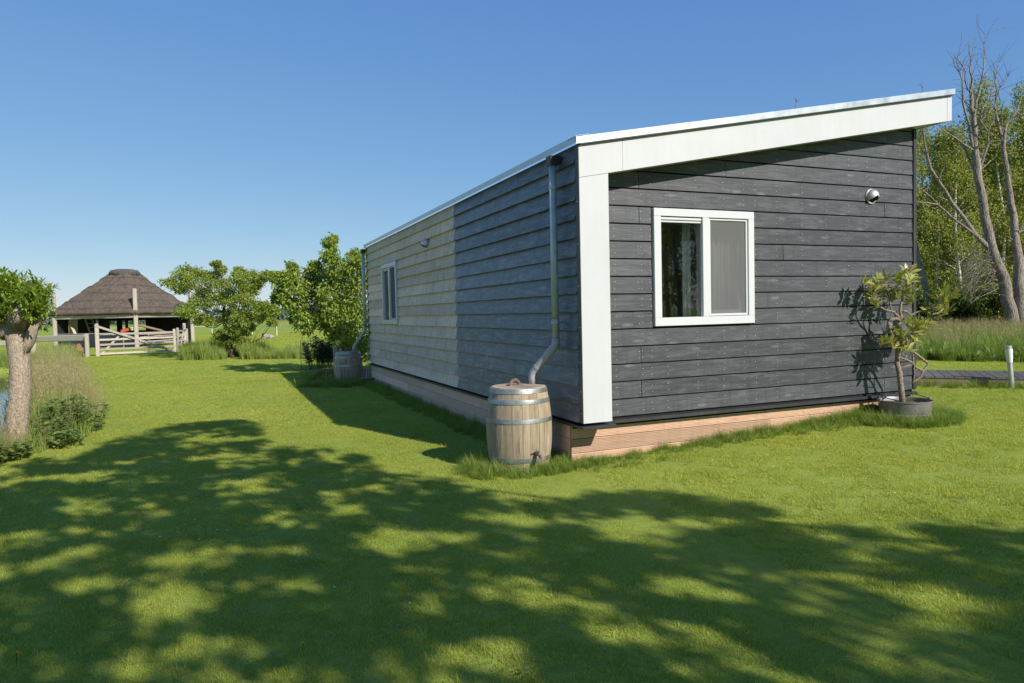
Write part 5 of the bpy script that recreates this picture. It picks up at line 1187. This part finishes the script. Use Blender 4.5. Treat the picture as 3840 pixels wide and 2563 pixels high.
# pollard willow at the ditch
def wa(px, py, dd=0.0): return at(px, py, 9.14+dd)
wb = wa(62, 1695); wb[2] = float(ground_z(wb[0], wb[1]))-.05
wil = empty('pollard_willow', tuple(wb), 'knobbly pollard willow with short leafy head at the ditch', 'tree')
def wl_(pts, rr, name, bk='bark_willow', n=16, j=.05): return MB().tube([wa(*p)-wb for p in pts], rr, n, jit=j).build(name, bk, wil, smooth=True)
wl_([(60, 1740), (62, 1640), (66, 1560), (74, 1500), (78, 1440), (76, 1400), (73, 1350), (68, 1300), (64, 1255), (58, 1220), (50, 1180), (45, 1140)], [.17, .14, .128, .122, .126, .122, .12, .124, .132, .15, .16, .09], 'trunk')
wl_([(85, 1330, -.02), (110, 1280, 0), (125, 1230, .02), (150, 1190, .04), (165, 1150, .05)], [.05, .065, .075, .075, .05], 'branch_stub', n=12, j=.12)
wl_([(40, 1250), (5, 1215), (-30, 1180), (-50, 1150)], [.13, .12, .12, .07], 'branch_stub', n=12, j=.12)
wl_([(60, 1220, -.1), (75, 1170, -.2), (90, 1130, -.22)], [.12, .12, .07], 'branch_stub', n=12, j=.12)
wl_([(40, 1200, .1), (30, 1120, .15), (35, 1080, .1)], [.13, .10, .05], 'branch_stub', n=12, j=.12)
parts = []; sh_ = MB()
heads = [(138, 1160, .05), (90, 1135, -.2), (35, 1085, .1), (-45, 1155, 0), (45, 1140, 0), (130, 1110, .1), (0, 1100, -.15), (110, 1180, -.15), (20, 1190, -.2)]
for _ in range(380):
    h_ = random.choice(heads); o_ = wa(*h_)-wb+rng.normal(0, .05, 3); d = unit(np.array((random.gauss(0, .8), random.gauss(0, .8), random.gauss(.75, .5)))); L_ = random.uniform(.10, .27)
    pth = [o_+d*L_*t_+np.array((0, 0, .05*t_*t_)) for t_ in np.linspace(0, 1, 4)]; sh_.tube(pth, [.006, .005, .004, .002], 4, cap=False)
    k = 20; t_ = rng.uniform(.1, 1.02, k); p = o_+d*(L_*t_)[:, None]; an_ = unit(rng.normal(0, 1, (k, 3)))
    parts.append(blade_leaf_arrays(p, d[None]*.7+an_, an_*.3+np.array((0, 0, 1.)), rng.uniform(.06, .11, k), rng.uniform(.019, .03, k), .2))
sh_.build('shoots', 'leaf_willow', wil); V_, F_, R_ = join(parts); link('crown', npmesh('crown', V_, F_, R_), 'leaf_willow', wil)

# dead willow on the right
DD = 31.0
dead = empty('dead_tree', tuple(at(3800, 1215, DD)), 'tall dead bare willow with pale twisted limbs at the meadow edge', 'tree'); db = np.array(dead.location)
def q34(zx, zy): return (3400+zx*.3188, 200+zy*.3188)
def dl(pts, r0, r1, dd=0.0, name='limb', n=7):
    P2 = [at(p[0], p[1], DD+dd*(i/len(pts)))-db for i, p in enumerate(pts)]
    k_ = .8 if r0 < .2 else 1.0; r0, r1 = r0*k_, r1*k_
    # subdivide with a little wander
    out = [P2[0]]
    for a, c in zip(P2[:-1], P2[1:]):
        L_ = np.linalg.norm(c-a); out += [a*.5+c*.5+rng.normal(0, .03*L_, 3), c]
    MB().tube(out, np.linspace(r0, r1, len(out)), n, cap=False, jit=.06).build(name, 'bark_dead', dead, smooth=True)
    for _ in range(4+int(len(pts)*1.8)):          # twigs
        i = random.randint(len(out)//3, len(out)-1); d = unit(rng.normal(0, .6, 3)+np.array((0, 0, .7))); L_ = random.uniform(.3, 1.5); rr = max(.010, (r0+(r1-r0)*i/len(out))*.3)
        MB().tube(limb_path(out[i], out[i]+d*L_, -.05, 4), np.linspace(rr, .005, 5), 4, cap=False).build('twig', 'bark_dead', dead)
dl([(3800, 1225), (3790, 1160), (3772, 1079), (3746, 1007), (3722, 940), (3705, 860), (3690, 780), (3674, 700), (3664, 614), (3656, 551), (3655, 487), (3652, 439), (3642, 404), (3641, 353)], .27, .07, 0, 'trunk', 12)
dl([(3835, 1225), (3828, 1100), (3822, 1000), (3815, 940), (3805, 880), (3790, 760), q34(1200, 1568), q34(1150, 1200), q34(1080, 850), q34(1040, 640), q34(1030, 200)], .25, .02, 1.0, 'trunk', 12)
dl([q34(755, 480), q34(770, 330), q34(745, 220), q34(755, 100), q34(735, 0), (3634, 166)], .07, .015)
dl([q34(790, 750), q34(820, 560), q34(870, 380), q34(905, 200), q34(915, 0), (3695, 131)], .08, .012, .5)
dl([q34(755, 470), q34(720, 430), q34(690, 220), q34(590, 50)], .06, .02, -.5)
dl([q34(790, 1170), q34(740, 850), q34(690, 700), q34(660, 450), q34(650, 300), q34(570, 160), q34(545, 90)], .08, .01, -.8)
dl([q34(850, 1400), q34(900, 1240), q34(960, 1050), q34(960, 930), q34(900, 850), q34(860, 780)], .085, .03, -.6)
dl([q34(960, 930), q34(1015, 800), q34(1040, 690), q34(1100, 570)], .05, .015, -.6)
dl([q34(880, 790), q34(1040, 600), q34(1100, 400), q34(1190, 280)], .06, .015, -.4)
dl([q34(870, 760), q34(940, 560), q34(1030, 400), q34(1085, 110)], .06, .012, .8)
dl([q34(790, 1150), q34(650, 1060), q34(510, 960), q34(380, 850)], .06, .02, -1)
dl([q34(860, 1560), q34(780, 1350), q34(700, 1150), q34(580, 1010), q34(480, 900), q34(400, 850)], .09, .015, .6)
dl([q34(1140, 1120), q34(1170, 850), q34(1300, 680), q34(1350, 530)], .08, .02, .4)
dl([(3705, 930), (3654, 875), (3567, 758), (3520, 680), (3476, 580), (3462, 493), (3455, 470)], .13, .02, -1)
dl([(3712, 930), (3654, 880), (3578, 824), (3516, 768), (3430, 758), (3380, 770)], .09, .02, -1)
dl([(3600, 840), (3520, 770), (3460, 715), (3400, 690)], .05, .012, -1)
for _ in range(16):
    y = random.uniform(960, 1120); dl([(3745, y), (3700-random.uniform(0, 60), y+random.uniform(-40, 50)), (3650-random.uniform(0, 60), y+random.uniform(-30, 90))], .022, .006, -1.2, 'low_twig', 5)

def bare_tree(pts, r0, lab):
    P2 = [at(px, py, 33.0) for px, py in pts]; P2[0][2] = 0.0; root = empty('bare_tree', tuple(P2[0]), lab, 'tree'); b_ = np.array(root.location); q = [p-b_ for p in P2]
    MB().tube(q, np.linspace(r0, .012, len(q)), 8, cap=False, jit=.05).build('trunk', 'bark_dead', root, smooth=True)
    for _ in range(14):
        i_ = random.randint(2, len(q)-1); d = unit(rng.normal(0, .5, 3)+np.array((0, 0, .6))); L_ = random.uniform(.3, .8)*(1.6 if i_ < 4 else .45); MB().tube(limb_path(q[i_], q[i_]+d*L_, -.05, 4), np.linspace(.02, .006, 5), 4, cap=False).build('twig', 'bark_dead', root)
bare_tree([(2950, 1190), (2960, 900), (2968, 700), (2972, 560), (2977, 450), (2985, 385)], .14, 'bare tree whose twig tip shows above the middle of the roof')
bare_tree([(3490, 1190), (3472, 1080), (3447, 980), (3418, 850), (3412, 700), (3430, 500), (3448, 400), (3461, 330)], .16, 'bare tree with thin twigs showing above the right end of the roof')

# birch wood
def birch_proto(h, seed_r):
    clumps = []
    for k in range(62):
        z_ = h*(.20+.84*random.random()**.85); R_ = seed_r*min(1, (h*1.02-z_)/(h*.45))**.8*(.55+.45*min(1, z_/(h*.4))); a = random.uniform(0, 6.28); r_ = R_*random.random()**.5
        clumps.append((np.array((r_*math.cos(a), r_*math.sin(a), z_)), (.55, .55, .62)))
    return clumps, npmesh('crown', *foliage(clumps, 120, .30, .15, .105, sub=7, droop_dir=-.7, up=.4))
protos = []
for h, r_ in ((11.5, 1.9), (10.2, 1.7), (12.2, 1.8)):
    c_, cm_ = birch_proto(h, r_); cm_.materials.append(M['leaf_birch'])
    tb = MB(); pth = [(0.12*math.sin(i*.9), .1*math.cos(i*.7), h*i/10) for i in range(11)]; tb.tube(pth, np.linspace(.13, .015, 11), 8, cap=False)
    for c, _ in c_[:26]:
        z_ = max(.8, c[2]-random.uniform(.5, 1.2)); a = np.array((0, 0, z_)); tb.tube(limb_path(a, c, -.05, 3), np.linspace(.028, .008, 4), 4, cap=False)
    tm_ = tb.mesh('trunk'); tm_.materials.append(M['bark_birch']); protos.append((tm_, cm_))
spots = [(3330, 40), (3400, 37), (3455, 42), (3500, 38.5), (3545, 44), (3575, 40), (3600, 36.5), (3620, 47), (3655, 38), (3680, 43), (3715, 40), (3740, 48), (3765, 37.5), (3800, 44), (3835, 39), (3870, 42), (3900, 37), (3950, 41), (4010, 39), (4080, 42), (3250, 43), (3160, 42), (3420, 50), (3520, 52), (3640, 54), (3780, 53), (3880, 50)]
where = ['behind the house corner', 'just right of the house corner', 'left of the dead tree', 'behind the dead tree', 'at the right picture edge', 'deep in the wood']
order = sorted(range(len(spots)), key=lambda i: spots[i][0]); rank = {i: k for k, i in enumerate(order)}
ordn = ['first', 'second', 'third', 'fourth', 'fifth', 'sixth', 'seventh', 'eighth', 'ninth', 'tenth', 'eleventh', 'twelfth', 'thirteenth', 'fourteenth', 'fifteenth', 'sixteenth', 'seventeenth', 'eighteenth', 'nineteenth', 'twentieth', 'twenty first', 'twenty second', 'twenty third', 'twenty fourth', 'twenty fifth', 'twenty sixth', 'twenty seventh']
for k, (px, dep) in enumerate(spots):
    p = at(px, 1280, dep); s_ = random.uniform(.86, 1.05)*(.93 if px < 3480 else 1.0)
    r = empty('birch_tree', (p[0], p[1], .1), '%s birch from the left in the wood, %s row' % (ordn[rank[k]], 'front' if dep < 39 else ('middle' if dep < 46 else 'back')), 'tree', 'birches of the wood right of the house')
    r.rotation_euler = (random.uniform(-.03, .03), random.uniform(-.03, .03), random.uniform(0, 6.28)); r.scale = (s_, s_, s_*(.9+.1*dep/40))
    tm_, cm_ = protos[k % 3]
    for nm, me in (('trunk', tm_), ('crown', cm_)): o = bpy.data.objects.new(nm, me); COL.objects.link(o); o.parent = r
# undergrowth bushes
bushes = [(3420, 34), (3480, 33.5), (3540, 34.5), (3600, 34), (3650, 33), (3700, 34), (3745, 33.2), (3860, 33.5), (3920, 34), (3370, 35)]
nm_ = ['dark', 'broad', 'rounded', 'low', 'yellowish', 'leafy', 'small', 'dense', 'wide', 'green']
bcl = [(np.array((random.gauss(0, .6), random.gauss(0, .6), random.uniform(.3, 1.9))), (.45, .45, .4)) for _ in range(26)]
bme = npmesh('foliage', *foliage(bcl, 150, .3, .15, .11, sub=6, droop_dir=-.2)); bme.materials.append(M['leaf_dark'])
bst = MB()
for c, _ in bcl[:12]: bst.tube(limb_path((random.gauss(0, .1), random.gauss(0, .1), 0), c, -.05, 3), [.03, .025, .018, .01], 5, cap=False)
bsm = bst.mesh('stems'); bsm.materials.append(M['bark_dark'])
for k, (px, dep) in enumerate(bushes):
    p = at(px, 1280, dep); r = empty('wood_edge_bush', (p[0], p[1], .1), '%s bush at the foot of the birches, %s from the left' % (nm_[k], ordn[sorted(b_[0] for b_ in bushes).index(px)]), 'bush', 'bushes at the wood edge')
    r.rotation_euler = (0, 0, random.uniform(0, 6.28)); r.scale = (random.uniform(.9, 1.3),)*2+(random.uniform(.8, 1.15),)
    for n2, me in (('stems', bsm), ('foliage', bme)): o = bpy.data.objects.new(n2, me); COL.objects.link(o); o.parent = r
# depth of the wood behind, one mass
cl = []
for _ in range(330):
    p = at(random.uniform(3150, 4150), 1200, random.uniform(56, 70)); cl.append((np.array((p[0], p[1], random.uniform(.5, 11))), (1.1, 1.1, 1.0)))
V_, F_, R_ = foliage(cl, 110, .35, .38, .28, sub=5, droop_dir=-.4); o = link('distant_wood', npmesh('distant_wood', V_, F_, R_), 'leaf_birch'); tag(o, 'mass of foliage deep in the birch wood', 'wood', kind='stuff')
# tree line on the horizon
cl = []
for _ in range(900):
    x = random.uniform(-420, 330); hgt = 5.5+3*math.sin(x*.021)+2*math.sin(x*.073+1); cl.append((np.array((x, 440+random.uniform(-10, 25)+.25*x, random.uniform(0, max(1.5, hgt)))), (3.5, 2, 1.6)))
V_, F_, R_ = foliage(cl, 22, .4, 2.4, 2.0, sub=4); o = link('horizon_tree_line', npmesh('horizon_tree_line', V_, F_, R_), 'leaf_far'); tag(o, 'low line of trees along the far horizon', 'wood', kind='stuff')

# ------------------------------------------------------------------ trees behind the camera that shade the lawn
SHX, SHY = SUN[0]/SUN[2], SUN[1]/SUN[2]
shade_poly = [(-6.3, 3.7), (-5.3, 3.9), (-4.7, 5.0), (-3.9, 6.1), (-3.05, 5.9), (-2.9, 3.2), (-2.3, 2.6), (-1.95, 2.1), (-1.55, .5), (-.95, -.3), (.0, -1.0), (.6, -1.7), (.3, -2.6), (1.0, -2.6), (1.6, -3.1), (3.0, -4.4), (3.5, -9), (-3, -9), (-8.5, -3), (-8, 3)]
trees3 = [((3.0, -8.6), 'broad leafy tree right of the camera casting dappled shade'), ((-1.2, -12.5), 'broad leafy tree behind the camera casting dappled shade'), ((5.4, -13.2), 'broad leafy tree behind and right of the camera casting shade')]
tcl = [[], [], []]
cnt = 0
lit = [(-3.79, 0.61, 0.143), (-3.83, -1.91, 0.11), (-3.79, -2.46, 0.122), (-3.46, -1.71, 0.122), (-3.58, -2.37, 0.11), (-2.14, -1.42, 0.166), (-2.33, -1.0, 0.166), (-1.99, -2.28, 0.154), (-1.61, -2.87, 0.122), (-1.32, -3.76, 0.11), (-0.76, -4.0, 0.11), (-0.02, -3.1, 0.154), (0.33, -3.41, 0.138), (-2.46, -2.95, 0.122), (-2.2, 2.17, 0.221), (-2.12, -2.96, 0.099), (-1.2, -1.2, 0.248), (-1.9, 0.6, 0.221), (-2.9, 1.6, 0.193), (-3.5, 2.9, 0.166), (-4.6, 1.2, 0.193), (-5.0, 0.1, 0.193), (-0.6, -1.9, 0.221), (-3.6, 4.6, 0.193), (-1.0, -0.4, 0.166), (-4.2, 3.3, 0.138), (-4.8, 2.6, 0.166), (-3.0, -0.2, 0.11), (-0.9, -2.9, 0.138), (-4.3, -1.2, 0.138)]
while cnt < 2100:
    p = np.array((random.uniform(-8.5, 3.5), random.uniform(-9, 6.2)))
    if not in_poly(np.array([p[0]]), np.array([p[1]]), shade_poly)[0]: continue
    nz = math.sin(p[0]*1.9+p[1]*.8+.6)*math.cos(p[1]*1.25-p[0]*.5)
    if nz < -.8 and random.random() < .8: continue
    if any(math.hypot((p[0]-a_)/1.1, p[1]-c_) < r2+.06 for a_, c_, r2 in lit): continue
    h_ = 4.5                                           # lowest height at which the clump stays clear of the view
    while True:
        c = np.array((p[0]+SHX*h_, p[1]+SHY*h_, h_)); dep = (c-CAM)@CF; px_ = 1920+FPX*((c-CAM)@CR)/max(dep, .05); py_ = 1281.5-FPX*((c-CAM)@CU)/max(dep, .05)
        if dep < -.6 or (dep > .3 and (px_ > 4900 or px_ < -1000 or py_ < -1000)) or h_ > 10: break
        h_ += .25
    h_ += random.uniform(.5, 2.5); c = np.array((p[0]+SHX*h_, p[1]+SHY*h_, h_)); j = int(np.argmin([math.dist(c[:2], t3[0]) for t3 in trees3]))
    r_ = random.uniform(.07, .19); tcl[j].append((c, (r_*1.2, r_*1.2, r_*.6))); cnt += 1
for (tb_, lab), cl in zip(trees3, tcl):
    if not cl: continue
    hh = max(c[2] for c, _ in cl); tk = [(tb_[0]+.15*math.sin(i), tb_[1]+.15*math.cos(i*1.3), hh*.5*i/8) for i in range(9)]
    tree('shade_tree', lab, None, (tb_[0], tb_[1], 0), tk, np.linspace(.24, .05, 9), cl, 'leaf_shade', 'bark_dark', foliage(cl, 46, .30, .13, .085, sub=5), .016, .3, 0, limb_every=400)

# birches behind and right of the camera, seen mirrored in the front window
for k, (x, y) in enumerate([(17, -21), (21, -19), (25, -22), (20, -26), (29, -20), (14, -25), (33, -24), (27, -28)]):
    r = empty('birch_tree', (x, y, 0), '%s of the birches behind the camera that the front window mirrors' % ordn[k], 'tree', 'birches behind the camera'); r.rotation_euler = (0, 0, k*1.7); r.scale = (1.15, 1.15, .95)
    for nm, me in zip(('trunk', 'crown'), protos[k % 3]): o = bpy.data.objects.new(nm, me); COL.objects.link(o); o.parent = r

# ------------------------------------------------------------------ flowers in the lawn
def dandelion(x, y, lab):
    root = empty('dandelion', (x, y, float(ground_z(x, y))), lab, 'flower', 'dandelions in the lawn'); n = 40; a = rng.uniform(0, 6.28, n); e = rng.uniform(.15, 1.2, n)
    d = np.stack([np.cos(a)*np.cos(e), np.sin(a)*np.cos(e), np.sin(e)], 1); V_, F_, R_ = leaf_arrays(np.tile((0, 0, .045), (n, 1)), d, rng.normal(0, 1, (n, 3))+np.array((0, 0, 1)), np.full(n, .019), np.full(n, .006)); link('petals', npmesh('petals', V_, F_, R_), 'dandelion', root)
    MB().tube([(0, 0, 0), (0, 0, .045)], .002, 5).build('stem', 'leaf_weed', root)
dandelion(-4.37, -2.15, 'yellow dandelion in the shaded lawn at the lower left'); dandelion(-3.064, -2.673, 'small yellow dandelion in the lawn near the bottom edge'); dandelion(-4.85, 3.82, 'yellow dandelion in the lawn near the ditch')
m = MB()
for cx_, cy_, s_, k in ((-4.7, 9.0, .7, 40), (-4.4, 8.2, .35, 20), (-3.9, 7.7, .3, 12), (-5.0, 10.6, .3, 8), (-3.0, 9.5, .5, 8), (-3.5, -.3, .3, 8), (-3.35, 1.4, .25, 6), (-2.0, 1.0, 2.0, 12), (1.5, -1.0, 1.5, 10)):
    for _ in range(k):
        x, y = random.gauss(cx_, s_*.6), random.gauss(cy_, s_); z = float(ground_z(x, y))+.042; r_ = .007; b = len(m.v)
        m.v += [(x+r_*math.cos(q), y+r_*math.sin(q), z+random.uniform(-.002, .002)) for q in np.linspace(0, 5.24, 6)]; m.f.append(tuple(range(b, b+6)))
tag(m.build('daisies', 'daisy'), 'tiny white daisies scattered over the lawn', 'daisies', kind='stuff')
